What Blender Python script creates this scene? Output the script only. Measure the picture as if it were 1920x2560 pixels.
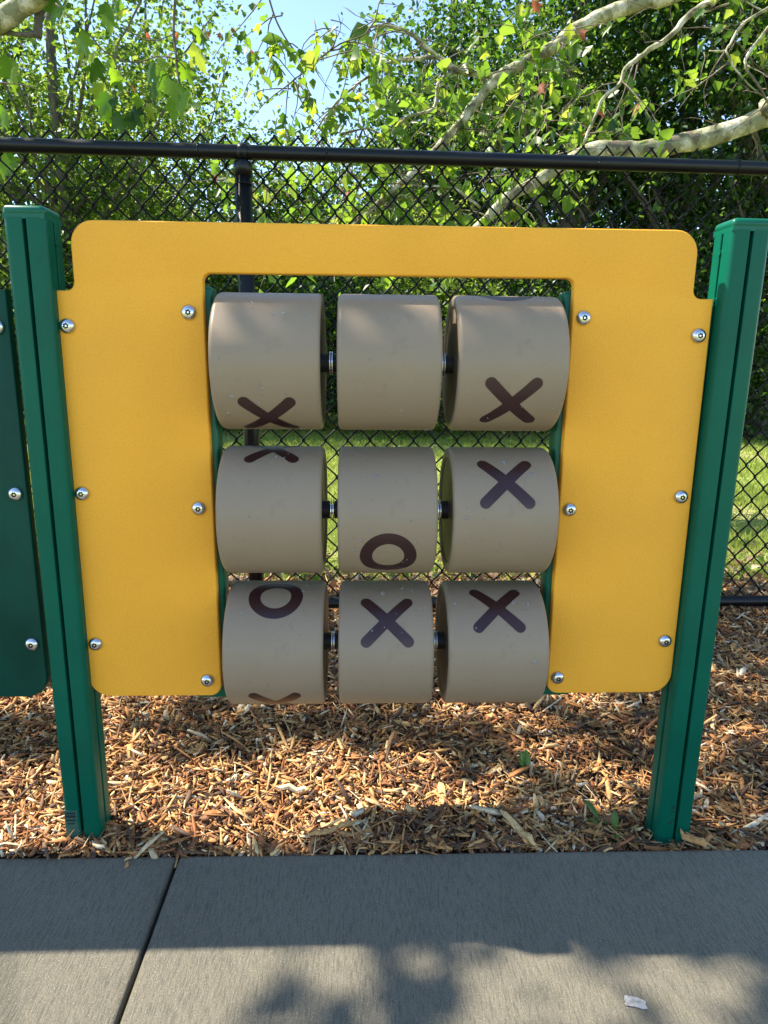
import bpy, bmesh, math, random
import numpy as np
from mathutils import Vector, Matrix, noise as mn

for o in list(bpy.data.objects): bpy.data.objects.remove(o)
scene = bpy.context.scene
col = scene.collection
PI = math.pi

# ------------------------------------------------------------------ camera
YAW, PITCH, ROLL, FPX = .0358, .2211, -.0103, 1700.0
CAM = Vector((-.0433, -1.12, .93))
fw = Vector((math.sin(YAW)*math.cos(PITCH), math.cos(YAW)*math.cos(PITCH), -math.sin(PITCH)))
rt0 = Vector((math.cos(YAW), -math.sin(YAW), 0))
dn0 = fw.cross(rt0)
rt = rt0*math.cos(ROLL) + dn0*math.sin(ROLL)
dn = -rt0*math.sin(ROLL) + dn0*math.cos(ROLL)
cam_data = bpy.data.cameras.new('camera')
cam = bpy.data.objects.new('camera', cam_data); col.objects.link(cam)
cam.matrix_world = Matrix(((rt.x, -dn.x, -fw.x, CAM.x), (rt.y, -dn.y, -fw.y, CAM.y), (rt.z, -dn.z, -fw.z, CAM.z), (0, 0, 0, 1)))
cam_data.sensor_fit = 'VERTICAL'; cam_data.sensor_height = 24.0
cam_data.lens = FPX/2560*24.0
cam_data.clip_start = .02; cam_data.clip_end = 600
scene.camera = cam

# ------------------------------------------------------------------ light
SUN = Vector((-.73, .238, 1.0)).normalized()          # towards the sun
elev = math.asin(SUN.z)
world = bpy.data.worlds.new('World'); scene.world = world; world.use_nodes = True
wn = world.node_tree; wn.nodes.clear()
sky = wn.nodes.new('ShaderNodeTexSky'); sky.sky_type = 'NISHITA'; sky.sun_disc = False
sky.sun_elevation = elev
sky.sun_rotation = math.atan2(SUN.x, SUN.y)
sky.air_density = 1.0; sky.dust_density = .05; sky.altitude = 1200; sky.ozone_density = 1.0
bg = wn.nodes.new('ShaderNodeBackground'); bg.inputs['Strength'].default_value = .15
wo = wn.nodes.new('ShaderNodeOutputWorld')
wn.links.new(sky.outputs[0], bg.inputs[0]); wn.links.new(bg.outputs[0], wo.inputs[0])
sd = bpy.data.lights.new('sun', 'SUN'); sd.energy = 5.0; sd.angle = math.radians(.53); sd.color = (1, .91, .77)
so = bpy.data.objects.new('sun', sd); col.objects.link(so)
so.rotation_euler = SUN.to_track_quat('Z', 'Y').to_euler(); so.location = SUN*30
vs = scene.view_settings
vs.view_transform = 'Standard'; vs.look = 'None'; vs.gamma = 1; vs.exposure = 1.38; vs.use_curve_mapping = False
scene.render.resolution_x = 768; scene.render.resolution_y = 1024
try:
    scene.cycles.max_bounces = 8; scene.cycles.transparent_max_bounces = 8
except Exception: pass

# ------------------------------------------------------------------ helpers
def at(px, py, y):
    """world point on the vertical plane y=const along a sight line of the survey"""
    d = rt*((px-960)/FPX) + dn*((py-1280)/FPX) + fw
    return CAM + d*((y-CAM.y)/d.y)

def sun_ground(x, y, h, z0=.055):
    return Vector((x, y, z0)) + SUN*(h/SUN.z)

def meshobj(name, V, F, mat=None, parent=None, smooth=False, attrs=None, mats=None, midx=None):
    me = bpy.data.meshes.new(name)
    V = np.asarray(V, dtype=np.float32)
    if isinstance(F, np.ndarray):
        n, k = F.shape
        me.vertices.add(len(V)); me.vertices.foreach_set('co', V.ravel())
        me.loops.add(n*k); me.loops.foreach_set('vertex_index', F.astype(np.int32).ravel())
        me.polygons.add(n)
        me.polygons.foreach_set('loop_start', np.arange(0, n*k, k, dtype=np.int32))
        try: me.polygons.foreach_set('loop_total', np.full(n, k, dtype=np.int32))
        except Exception: pass
        me.update(calc_edges=True)
    else:
        me.from_pydata([tuple(map(float, v)) for v in V], [], F); me.update()
    if smooth: me.polygons.foreach_set('use_smooth', np.ones(len(me.polygons), dtype=bool))
    if attrs:
        for an, arr in attrs.items():
            a = me.attributes.new(an, 'FLOAT', 'POINT'); a.data.foreach_set('value', np.asarray(arr, dtype=np.float32))
    if mats:
        for m in mats: me.materials.append(m)
        if midx is not None: me.polygons.foreach_set('material_index', np.asarray(midx, dtype=np.int32))
    elif mat: me.materials.append(mat)
    return link(name, me, parent)

def link(name, me, parent=None):
    o = bpy.data.objects.new(name, me); col.objects.link(o)
    if parent is not None: o.parent = parent
    return o

def bmobj(name, bm, mat, parent=None, smooth=False, mats=None):
    me = bpy.data.meshes.new(name); bm.normal_update(); bm.to_mesh(me); bm.free()
    for m in (mats or [mat]): me.materials.append(m)
    if smooth: me.polygons.foreach_set('use_smooth', np.ones(len(me.polygons), dtype=bool))
    return link(name, me, parent)

def tag(o, label=None, cat=None, group=None, kind=None):
    if label: o['label'] = label
    if cat: o['category'] = cat
    if group: o['group'] = group
    if kind: o['kind'] = kind
    return o

def thing(name, label, cat, loc=(0, 0, 0), group=None, rot=(0, 0, 0)):
    o = bpy.data.objects.new(name, None); col.objects.link(o); o.location = loc; o.rotation_euler = rot
    o.empty_display_size = .1
    return tag(o, label, cat, group)

def auto_smooth(o, ang=35):
    me = o.data
    bm = bmesh.new(); bm.from_mesh(me)
    for f in bm.faces: f.smooth = True
    for e in bm.edges:
        if len(e.link_faces) == 2 and e.calc_face_angle(0) > math.radians(ang): e.smooth = False
    bm.to_mesh(me); bm.free()

def box_bm(x0, x1, y0, y1, z0, z1, bev=0, seg=2):
    bm = bmesh.new()
    bmesh.ops.create_cube(bm, size=1)
    for v in bm.verts:
        v.co = Vector((x0 if v.co.x < 0 else x1, y0 if v.co.y < 0 else y1, z0 if v.co.z < 0 else z1))
    if bev: bmesh.ops.bevel(bm, geom=bm.edges[:]+bm.verts[:], offset=bev, segments=seg, affect='EDGES', profile=.5)
    return bm

def tube_np(pts, radii, n=8, closed_ends=True):
    """returns V,F(quads) of a tube through pts"""
    pts = [Vector(p) for p in pts]
    V = []; F = []
    up = Vector((0, 0, 1)); prev = None
    for i, p in enumerate(pts):
        t = (pts[min(i+1, len(pts)-1)] - pts[max(i-1, 0)])
        if t.length < 1e-9: t = Vector((0, 0, 1))
        t.normalize()
        if prev is None:
            a = t.cross(Vector((0, 1, 0)))
            if a.length < .1: a = t.cross(Vector((1, 0, 0)))
            a.normalize()
        else:
            a = prev - t*prev.dot(t); a.normalize()
        prev = a; b = t.cross(a)
        r = radii[i] if hasattr(radii, '__len__') else radii
        for k in range(n):
            c = 2*PI*k/n; V.append(p + a*(r*math.cos(c)) + b*(r*math.sin(c)))
    for i in range(len(pts)-1):
        for k in range(n):
            F.append((i*n+k, i*n+(k+1) % n, (i+1)*n+(k+1) % n, (i+1)*n+k))
    if closed_ends:
        F.append(tuple(range(n-1, -1, -1))); F.append(tuple(range((len(pts)-1)*n, len(pts)*n)))
    return V, F

def smooth_path(pts, rad, sub=4, jitter=0, rng=None):
    """Catmull-Rom through pts with radii"""
    P = [Vector(p) for p in pts]; out = []; ro = []
    P = [P[0]*2-P[1]] + P + [P[-1]*2-P[-2]]; R_ = [rad[0]] + list(rad) + [rad[-1]]
    for i in range(1, len(P)-2):
        for s in range(sub):
            t = s/sub
            q = .5*((2*P[i]) + (P[i+1]-P[i-1])*t + (2*P[i-1]-5*P[i]+4*P[i+1]-P[i+2])*t*t + (-P[i-1]+3*P[i]-3*P[i+1]+P[i+2])*t**3)
            if jitter and rng: q = q + Vector((rng.uniform(-1, 1), rng.uniform(-1, 1), rng.uniform(-1, 1)))*jitter
            out.append(q); ro.append(R_[i]*(1-t)+R_[i+1]*t)
    out.append(P[-2]); ro.append(R_[-2])
    return out, ro

def tube(name, pts, radii, mat, parent=None, n=8, smooth=True):
    V, F = tube_np(pts, radii, n)
    return meshobj(name, [tuple(v) for v in V], F, mat, parent, smooth)

def merge_tubes(name, items, mat, parent=None, n=6):
    V = []; F = []
    for pts, rad in items:
        v, f = tube_np(pts, rad, n); b = len(V)
        V += v; F += [tuple(i+b for i in ff) for ff in f]
    return meshobj(name, [tuple(v) for v in V], F, mat, parent, True)

# ------------------------------------------------------------------ materials
def nmat(name):
    m = bpy.data.materials.new(name); m.use_nodes = True
    nt = m.node_tree; nt.nodes.clear()
    out = nt.nodes.new('ShaderNodeOutputMaterial'); b = nt.nodes.new('ShaderNodeBsdfPrincipled')
    nt.links.new(b.outputs[0], out.inputs[0])
    return m, nt, b, out

def N(nt, t, **kw):
    n = nt.nodes.new(t)
    for k_, v in kw.items():
        if k_ in n.inputs: n.inputs[k_].default_value = v
        else: setattr(n, k_, v)
    return n

def coords(nt, scale=(1, 1, 1), kind='Object'):
    tc = N(nt, 'ShaderNodeTexCoord'); mp = N(nt, 'ShaderNodeMapping'); mp.inputs['Scale'].default_value = scale
    nt.links.new(tc.outputs[kind], mp.inputs[0]); return mp.outputs[0]

def noise(nt, vec, scale, detail=4, rough=.55):
    n = N(nt, 'ShaderNodeTexNoise'); n.inputs['Scale'].default_value = scale; n.inputs['Detail'].default_value = detail
    n.inputs['Roughness'].default_value = rough; nt.links.new(vec, n.inputs['Vector']); return n.outputs['Fac']

def ramp(nt, fac, stops, interp='LINEAR'):
    r = N(nt, 'ShaderNodeValToRGB'); r.color_ramp.interpolation = interp
    while len(r.color_ramp.elements) < len(stops): r.color_ramp.elements.new(.5)
    for e, (p, c) in zip(r.color_ramp.elements, stops):
        e.position = p; e.color = (*c, 1) if len(c) == 3 else c
    nt.links.new(fac, r.inputs[0]); return r.outputs[0]

def mix(nt, fac, a, b, mode='MIX'):
    m = N(nt, 'ShaderNodeMix'); m.data_type = 'RGBA'; m.blend_type = mode
    for s, v in ((0, fac), (6, a), (7, b)):
        if hasattr(v, 'is_linked') or hasattr(v, 'links'): nt.links.new(v, m.inputs[s])
        elif s == 0: m.inputs[0].default_value = v
        else: m.inputs[s].default_value = (*v, 1)
    return m.outputs[2]

def bump(nt, h, strength, dist, b):
    bp = N(nt, 'ShaderNodeBump'); bp.inputs['Strength'].default_value = strength; bp.inputs['Distance'].default_value = dist
    nt.links.new(h, bp.inputs['Height']); nt.links.new(bp.outputs[0], b.inputs['Normal']); return bp

def plastic(name, colr, rough, bscale, bstr, var=.12, spec=.5, stretch=(1, 1, 1), dirt=None):
    m, nt, b, o = nmat(name)
    v = coords(nt, stretch); n1 = noise(nt, v, bscale, 3)
    v2 = coords(nt); n2 = noise(nt, v2, 7, 4)
    dark = tuple(c*(1-var) for c in colr); lite = tuple(min(1, c*(1+var*.6)) for c in colr)
    c = ramp(nt, n2, [(.3, dark), (.7, lite)])
    if dirt:
        n3 = noise(nt, v2, 28, 6, .7)
        f = ramp(nt, n3, [(.56, (0, 0, 0)), (.74, (.55, .55, .55))]); c = mix(nt, f, c, dirt)
    c = mix(nt, .55 if colr[0] > .5 else .22, c, ramp(nt, n1, [(.3, (.80, .80, .80)), (.7, (1.0, 1.0, 1.0))]), 'MULTIPLY')
    nt.links.new(c, b.inputs['Base Color'])
    rr = N(nt, 'ShaderNodeMapRange'); rr.inputs[3].default_value = rough*.8; rr.inputs[4].default_value = min(1, rough*1.25)
    nt.links.new(n2, rr.inputs[0]); nt.links.new(rr.outputs[0], b.inputs['Roughness'])
    b.inputs['Specular IOR Level'].default_value = spec
    bump(nt, n1, bstr, .0006, b)
    return m

M_yellow = plastic('yellow_plastic', (.97, .44, .040), .52, 300, 1.0, .06, .2, (1, 1, 1), (.86, .37, .036))
M_post = plastic('green_powder_coat', (.0008, .105, .060), .34, 160, .35, .16, .16, (6, 6, .08))
M_cap = plastic('green_cap_plastic', (.001, .105, .060), .30, 300, .15, .08, .3)
M_dkgreen = plastic('dark_green_plastic', (.0015, .056, .036), .42, 380, .5, .3, .18)
M_drum = plastic('tan_plastic', (.298, .222, .150), .44, 300, .25, .07, .35, (1, 1, 1), (.20, .15, .105))
M_mark = plastic('dark_brown_ink', (.040, .014, .014), .34, 420, .12, .2)
M_black = plastic('black_vinyl', (.005, .0055, .007), .34, 240, .3, .25, .35)
M_wire = plastic('black_vinyl_wire', (.003, .003, .0035), .5, 240, .2, .2, .2)
M_rubber = plastic('black_nylon', (.018, .016, .015), .5, 240, .2, .2)
M_void = plastic('recess_shade_and_print', (.01, .012, .011), .8, 100, 0, .1)  # near black: painted shade in bolt recesses and nicks, also printed lines
m, nt, b, o = nmat('steel'); M_steel = m
b.inputs['Metallic'].default_value = 1; b.inputs['Base Color'].default_value = (.62, .62, .63, 1); b.inputs['Roughness'].default_value = .24
bump(nt, noise(nt, coords(nt), 900, 2), .08, .0003, b)

# concrete
m, nt, b, o = nmat('broomed_concrete'); M_conc = m
v = coords(nt, (1, .13, 1)); v0 = coords(nt)
ns = noise(nt, v, 290, 5, .8); nf = noise(nt, v0, 380, 5, .85); nb = noise(nt, v0, 2.2, 4); nm = noise(nt, v0, 60, 4, .7)
c = ramp(nt, nb, [(.3, (.178, .157, .110)), (.72, (.228, .200, .142))])
c = mix(nt, ramp(nt, nf, [(.46, (0, 0, 0)), (.62, (.8, .8, .8))]), c, (.33, .31, .24))
c = mix(nt, ramp(nt, ns, [(.38, (.6, .6, .6)), (.52, (0, 0, 0))]), c, (.085, .082, .062))  # dark streaks stand in for the shade in the broom grooves
c = mix(nt, ramp(nt, nm, [(.64, (0, 0, 0)), (.72, (.5, .5, .5))]), c, (.12, .10, .07))
c = mix(nt, ramp(nt, noise(nt, coords(nt), 6, 6, .7), [(.5, (0, 0, 0)), (.75, (.35, .35, .35))]), c, (.13, .12, .09))
vo = N(nt, 'ShaderNodeTexVoronoi'); vo.inputs['Scale'].default_value = 260; nt.links.new(v0, vo.inputs['Vector'])
c = mix(nt, ramp(nt, vo.outputs['Distance'], [(.10, (.8, .8, .8)), (.17, (0, 0, 0))]), c, (.5, .5, .47))
nt.links.new(c, b.inputs['Base Color']); b.inputs['Roughness'].default_value = .78
ad = N(nt, 'ShaderNodeMath', operation='ADD'); nt.links.new(ns, ad.inputs[0])
mu = N(nt, 'ShaderNodeMath', operation='MULTIPLY'); mu.inputs[1].default_value = .8; nt.links.new(nf, mu.inputs[0]); nt.links.new(mu.outputs[0], ad.inputs[1])
bump(nt, ad.outputs[0], 1.0, .0045, b)

# wood chips : per chip tint
m, nt, b, o = nmat('wood_chip'); M_chip = m
a = N(nt, 'ShaderNodeAttribute', attribute_name='tint')
c = ramp(nt, a.outputs['Fac'], [(0, (.05, .026, .014)), (.14, (.13, .068, .034)), (.3, (.38, .13, .035)), (.5, (.54, .26, .075)), (.72, (.66, .39, .14)), (.9, (.76, .56, .28)), (1, (.72, .62, .44))])
nn = noise(nt, coords(nt), 130, 3)
c = mix(nt, ramp(nt, nn, [(.35, (.45, .45, .45)), (.6, (0, 0, 0))]), c, (.16, .09, .05))
nt.links.new(c, b.inputs['Base Color']); b.inputs['Roughness'].default_value = .75
bump(nt, noise(nt, coords(nt), 600, 2), .5, .0008, b)
m, nt, b, o = nmat('mulch_bed'); M_bed = m
c = ramp(nt, noise(nt, coords(nt), 70, 6, .7), [(.3, (.03, .018, .011)), (.5, (.10, .055, .028)), (.75, (.26, .15, .07))])
nt.links.new(c, b.inputs['Base Color']); b.inputs['Roughness'].default_value = .9
bump(nt, noise(nt, coords(nt), 90, 5, .7), 1, .01, b)

# lawn ground
m, nt, b, o = nmat('lawn_ground'); M_lawn = m
v = coords(nt)
c = ramp(nt, noise(nt, v, 1.1, 5, .6), [(.32, (.50, .40, .22)), (.44, (.42, .45, .13)), (.60, (.33, .44, .09))])
c = mix(nt, ramp(nt, noise(nt, v, 30, 4, .7), [(.4, (.5, .5, .5)), (.65, (0, 0, 0))]), c, (.09, .12, .03))
nt.links.new(c, b.inputs['Base Color']); b.inputs['Roughness'].default_value = .95
bump(nt, noise(nt, v, 60, 5, .7), 1, .02, b)
m, nt, b, o = nmat('grass_blade'); M_grass = m
def leafy(name, stops, trans, tmix=.45, rough=.45, obj_rand=False, veins=False):
    m = bpy.data.materials.new(name); m.use_nodes = True; nt = m.node_tree; nt.nodes.clear()
    out = nt.nodes.new('ShaderNodeOutputMaterial')
    if obj_rand: f = N(nt, 'ShaderNodeObjectInfo').outputs['Random']
    else: f = N(nt, 'ShaderNodeAttribute', attribute_name='tint').outputs['Fac']
    c = ramp(nt, f, stops)
    t = ramp(nt, f, trans)
    b = nt.nodes.new('ShaderNodeBsdfPrincipled'); b.inputs['Roughness'].default_value = rough
    b.inputs['Specular IOR Level'].default_value = .45
    nn = noise(nt, coords(nt), 45, 4, .6)
    c = mix(nt, ramp(nt, nn, [(.35, (.35, .35, .35)), (.65, (0, 0, 0))]), c, tuple(x*.55 for x in stops[0][1]))
    nt.links.new(c, b.inputs['Base Color'])
    tr = nt.nodes.new('ShaderNodeBsdfTranslucent'); nt.links.new(t, tr.inputs[0])
    mx = nt.nodes.new('ShaderNodeMixShader'); mx.inputs[0].default_value = tmix
    nt.links.new(b.outputs[0], mx.inputs[1]); nt.links.new(tr.outputs[0], mx.inputs[2]); nt.links.new(mx.outputs[0], out.inputs[0])
    return m
M_grass = leafy('grass_blade', [(0, (.24, .31, .055)), (.5, (.34, .43, .08)), (.85, (.30, .33, .09)), (1, (.46, .38, .2))], [(0, (.36, .5, .06)), (1, (.6, .6, .18))], .45, .5)
M_syc = leafy('sycamore_leaf', [(0, (.015, .045, .01)), (.5, (.05, .11, .02)), (1, (.11, .18, .03))], [(0, (.04, .12, .01)), (.35, (.22, .44, .02)), (.75, (.42, .66, .03)), (1, (.62, .68, .06))], .5, .38, True)
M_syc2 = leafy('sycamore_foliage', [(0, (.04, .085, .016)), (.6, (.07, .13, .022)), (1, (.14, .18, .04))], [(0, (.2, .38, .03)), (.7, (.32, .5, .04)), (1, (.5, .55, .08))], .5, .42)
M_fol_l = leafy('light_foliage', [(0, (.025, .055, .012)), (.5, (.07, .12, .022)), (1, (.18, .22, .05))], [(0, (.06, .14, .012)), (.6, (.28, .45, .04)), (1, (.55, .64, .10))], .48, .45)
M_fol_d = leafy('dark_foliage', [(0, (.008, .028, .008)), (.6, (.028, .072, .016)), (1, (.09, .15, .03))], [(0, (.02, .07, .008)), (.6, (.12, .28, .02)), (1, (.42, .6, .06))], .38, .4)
M_dead = leafy('dead_leaf', [(0, (.16, .08, .04)), (.5, (.36, .24, .14)), (1, (.6, .5, .38))], [(0, (.2, .08, .03)), (1, (.4, .28, .15))], .25, .7)
M_red = leafy('withered_leaf', [(0, (.22, .06, .03)), (1, (.35, .12, .06))], [(0, (.5, .12, .06)), (1, (.6, .2, .08))], .45, .6, True)

m, nt, b, o = nmat('sycamore_bark'); M_sbark = m
v = coords(nt, (1, 1, 1))
c = ramp(nt, noise(nt, v, 13, 3, .5), [(.0, (.13, .105, .065)), (.40, (.24, .24, .12)), (.50, (.42, .39, .24)), (.57, (.60, .56, .44))], 'CONSTANT')  # sycamore mottle, with dappled light and shade on the limbs put into it
c = mix(nt, ramp(nt, noise(nt, v, 60, 5, .7), [(.3, (.4, .4, .4)), (.6, (0, 0, 0))]), c, (.14, .11, .075))
nt.links.new(c, b.inputs['Base Color']); b.inputs['Roughness'].default_value = .75
bump(nt, noise(nt, v, 14, 5, .7), .8, .012, b)
m, nt, b, o = nmat('twig_bark'); M_twig = m
v = coords(nt)
c = ramp(nt, noise(nt, v, 25, 3), [(.35, (.075, .055, .038)), (.65, (.19, .15, .105))])
nt.links.new(c, b.inputs['Base Color']); b.inputs['Roughness'].default_value = .8
m, nt, b, o = nmat('dark_bark'); M_bark = m
v = coords(nt, (1, 1, .25))
c = ramp(nt, noise(nt, v, 22, 5, .7), [(.3, (.05, .042, .034)), (.55, (.13, .11, .088)), (.8, (.22, .19, .155))])
nt.links.new(c, b.inputs['Base Color']); b.inputs['Roughness'].default_value = .9
bump(nt, noise(nt, v, 30, 5, .7), 1, .03, b)

# ------------------------------------------------------------------ ground, sidewalk
SZ = .058                       # sidewalk top
def terrain(x, y):
    z = .030 if y < 1.75 else .045
    if y > 2: z -= min(.16, (y-2)*.021)
    if y > 10: z -= min(3, (y-10)*.02)
    return z
xs = np.concatenate([np.linspace(-220, -12, 14), np.linspace(-10, 10, 41), np.linspace(12, 220, 14)])
ys = np.concatenate([np.linspace(-200, -4, 12), np.linspace(-2.6, 0, 4), np.array([1.0, 1.5, 1.76]), np.linspace(2, 14, 49), np.linspace(16, 250, 14)])
V = [(x, y, (-.03 if y < 1.6 and y > -2.7 else terrain(x, y) + (.02*mn.noise(Vector((x*.7, y*.7, 3))) if 2 < y < 14 else 0))) for y in ys for x in xs]
nx = len(xs)
F = [(j*nx+i, j*nx+i+1, (j+1)*nx+i+1, (j+1)*nx+i) for j in range(len(ys)-1) for i in range(nx-1)]
tag(meshobj('lawn', V, F, M_lawn, None, True), 'grassy lawn with bare patches beyond the black fence', kind='structure')

def bed_z(x, y):
    n = .014*mn.noise(Vector((x*2.2, y*2.2, .3))) + .006*mn.noise(Vector((x*8, y*8, 2.)))
    z = .044 + n
    z -= .016*math.exp(-((x-.5)**2+(y+.0)**2)/.03)
    z += .004*math.exp(-((x+.55)**2+(y-.0)**2)/.02)
    return z - max(0, y-1.2)*.02
bx = np.linspace(-3.2, 3.4, 133); by = np.linspace(-.056, 1.95, 61)
V = [(x, y, bed_z(x, y)-.004) for y in by for x in bx]; nx = len(bx)
F = [(j*nx+i, j*nx+i+1, (j+1)*nx+i+1, (j+1)*nx+i) for j in range(len(by)-1) for i in range(nx-1)]
tag(meshobj('mulch_bed', V, F, M_bed, None, True), 'dark soil bed under the wood chips', kind='structure')

walk = bpy.data.objects.new('sidewalk', None); col.objects.link(walk)
tag(walk, 'broomed concrete sidewalk in front of the play panel', kind='structure')
def edge_y(x): return -.0525 - .0075*(x) + .0015*math.sin(x*2.3)
def slab(x0, x1, r=.009):
    # cross profile along x: rounded edges; profile along y: rounded far edge
    xs = [x0-.0, x0+.0005, x0+.002, x0+.004, x0+r+.001] + list(np.linspace(x0+.05, x1-.05, 30)) + [x1-r-.001, x1-.004, x1-.002, x1-.0005, x1]
    def dx(x):
        d = min(x-x0, x1-x); return 0 if d > r else r - math.sqrt(max(0, r*r-(r-d)**2))
    ydep = [0, .0006, .0025, .005, .009, .012, .1, .3, .6, 1, 1.6, 2.5]
    def dyz(d): 
        R2 = .010
        return 0 if d > R2 else R2 - math.sqrt(max(0, R2*R2-(R2-d)**2))
    V = []; 
    for d in ydep:
        for x in xs: V.append((x, edge_y(x)-d, SZ-dx(x)-dyz(d)))
    nx = len(xs); F = [(j*nx+i+1, j*nx+i, (j+1)*nx+i, (j+1)*nx+i+1) for j in range(len(ydep)-1) for i in range(nx-1)]
    F = [tuple(reversed(f)) for f in F]
    nb = len(V); ny = len(ydep)
    # skirts
    for i, x in enumerate(xs): V.append((x, edge_y(x), -.05))
    F += [(i, i+1, nb+i+1, nb+i) for i in range(nx-1)]
    nb2 = len(V)
    for j, d in enumerate(ydep): V.append((x0, edge_y(x0)-d, -.05))
    F += [(j*nx, nb2+j, nb2+j+1, (j+1)*nx) for j in range(ny-1)]
    nb3 = len(V)
    for j, d in enumerate(ydep): V.append((x1, edge_y(x1)-d, -.05))
    F += [(j*nx+nx-1, (j+1)*nx+nx-1, nb3+j+1, nb3+j) for j in range(ny-1)]
    o = meshobj('slab', V, F, M_conc, walk, False); auto_smooth(o, 50)
    bm = bmesh.new(); bm.from_mesh(o.data); bmesh.ops.recalc_face_normals(bm, faces=bm.faces); bm.to_mesh(o.data); bm.free()
    return o
JX = -.3685
slab(JX+.0026, 1.45); slab(-2.2, JX-.0026); slab(1.457, 3.3); slab(-4.0, -2.207)
jb = box_bm(-4, 3.3, -2.55, -.075, -.06, SZ-.024); bmobj('joint_bed', jb, M_conc, walk)

# ------------------------------------------------------------------ extruded outlines
def arc(cx, cz, r, a0, a1, n=7):
    return [(cx+r*math.cos(math.radians(a0+(a1-a0)*i/n)), cz+r*math.sin(math.radians(a0+(a1-a0)*i/n))) for i in range(n+1)]
def extrude_outline(name, pts, y0, y1, mat, parent, bev=.003):
    bm = bmesh.new()
    vs_ = [bm.verts.new((p[0], y0, p[1])) for p in pts]
    f = bm.faces.new(vs_)
    r = bmesh.ops.extrude_face_region(bm, geom=[f])
    top = [g for g in r['geom'] if isinstance(g, bmesh.types.BMVert)]
    for v in top: v.co.y = y1
    bm.normal_update(); bmesh.ops.recalc_face_normals(bm, faces=bm.faces)
    es = [e for e in bm.edges if abs(e.verts[0].co.y-e.verts[1].co.y) < 1e-6]
    bmesh.ops.bevel(bm, geom=es, offset=bev, segments=3, affect='EDGES', profile=.5)
    o = bmobj(name, bm, mat, parent); auto_smooth(o, 28); return o
def panel_outline(xl, xr, x_in, x_out, zt=1.1326, ze=1.0294, zb=.3413, opening=None):
    """xl,xr = ear edges; x_in, x_out = edges of raised top"""
    p = []
    r = .038
    p += arc(xl+r, zb+r, r, 270, 180)
    p += [(xl, ze)]
    p += [(x_in-.014, ze)] + arc(x_in-.013, ze+.013, .013, -90, 0)[1:]
    p += arc(x_in+.036, zt-.036, .036, 180, 90)
    p += arc(x_out-.036, zt-.036, .036, 90, 0)
    p += arc(x_out+.013, ze+.013, .013, 180, 270)
    p += [(xr, ze)]
    p += arc(xr-r, zb+r, r, 0, -90)
    if opening:
        ol, orr, ot = opening
        p += arc(orr+.020, zb+.020, .020, -90, -180)
        p += arc(orr-.013, ot-.013, .013, 0, 90)
        p += arc(ol+.013, ot-.013, .013, 90, 180)
        p += arc(ol-.020, zb+.020, .020, 0, -90)
    return p[::-1]

# bolt mesh (shared)
def bolt_mesh():
    V = []; F = []; mi = []
    n = 24; R_ = .0122
    prof = [(R_, .0), (R_, -.0012), (R_*.97, -.0026), (R_*.86, -.0048), (R_*.68, -.0066), (R_*.50, -.0076)]
    for r, y in prof:
        for k in range(n):
            a = 2*PI*k/n; V.append((r*math.cos(a), y, r*math.sin(a)))
    for i in range(len(prof)-1):
        for k in range(n): F.append((i*n+k, i*n+(k+1) % n, (i+1)*n+(k+1) % n, (i+1)*n+k)); mi.append(0)
    def ring(rf, y):
        b = len(V)
        for k in range(n):
            a = 2*PI*k/n; r = rf(a); V.append((r*math.cos(a), y, r*math.sin(a)))
        return b
    star = lambda a: .0042*(1+.16*math.cos(6*a))
    b0 = (len(prof)-1)*n; b1 = ring(star, -.0078); b2 = ring(star, -.0040); b3 = ring(lambda a: .0016, -.0040); b4 = ring(lambda a: .0016, -.0072)
    for A, B, mm in ((b0, b1, 0), (b1, b2, 1), (b2, b3, 1), (b3, b4, 0)):
        for k in range(n): F.append((A+k, A+(k+1) % n, B+(k+1) % n, B+k)); mi.append(mm)
    F.append(tuple(b4+k for k in range(n))); mi.append(0)
    me = bpy.data.meshes.new('bolt'); me.from_pydata(V, [], F); me.update()
    me.materials.append(M_steel); me.materials.append(M_void)
    me.polygons.foreach_set('material_index', np.array(mi, dtype=np.int32)); me.polygons.foreach_set('use_smooth', np.ones(len(F), dtype=bool))
    bm = bmesh.new(); bm.from_mesh(me); bmesh.ops.recalc_face_normals(bm, faces=bm.faces)
    for e in bm.edges:
        if len(e.link_faces) == 2 and e.calc_face_angle(0) > math.radians(45): e.smooth = False
    bm.to_mesh(me); bm.free()
    return me
BOLT = bolt_mesh()
def bolt(x, z, parent, y=0., k=0):
    o = link('bolt', BOLT, parent); o.location = (x, y, z); o.rotation_euler = (0, k*.7, 0); return o

# ------------------------------------------------------------------ the yellow panel with nine drums
panel = thing('tic_tac_toe_panel', 'yellow play panel with nine tan spinning drums marked X and O between two green posts', 'play panel', (0, 0, SZ))
def pp(o):            # children of panel given in world coordinates
    o.location = Vector(o.location) - Vector(panel.location); return o
pp(extrude_outline('panel_board', panel_outline(-.5214, .5225, -.4876, .4890, opening=(-.2895, .2955, 1.0578)), 0, .019, M_yellow, panel, .0035))
q = 0
for x, z in ((-.5024, .9756), (.5034, .9720), (-.5024, .7083), (.5030, .7060), (-.5024, .4418), (.5020, .4430), (-.3127, .9983), (.3135, .9975), (-.3127, .6836), (.3130, .6830), (-.3127, .3717), (.3127, .3730)):
    q += 1; pp(bolt(x, z, panel, -.0002, q))
for s, xe in ((-1, -.2800), (1, .2865)):
    x0, x1 = sorted((xe, xe+s*.058))
    b_ = pp(bmobj('side_bracket', box_bm(x0, x1, .0195, .062, .327, 1.040, .005, 3), M_cap, panel)); auto_smooth(b_, 40)

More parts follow.
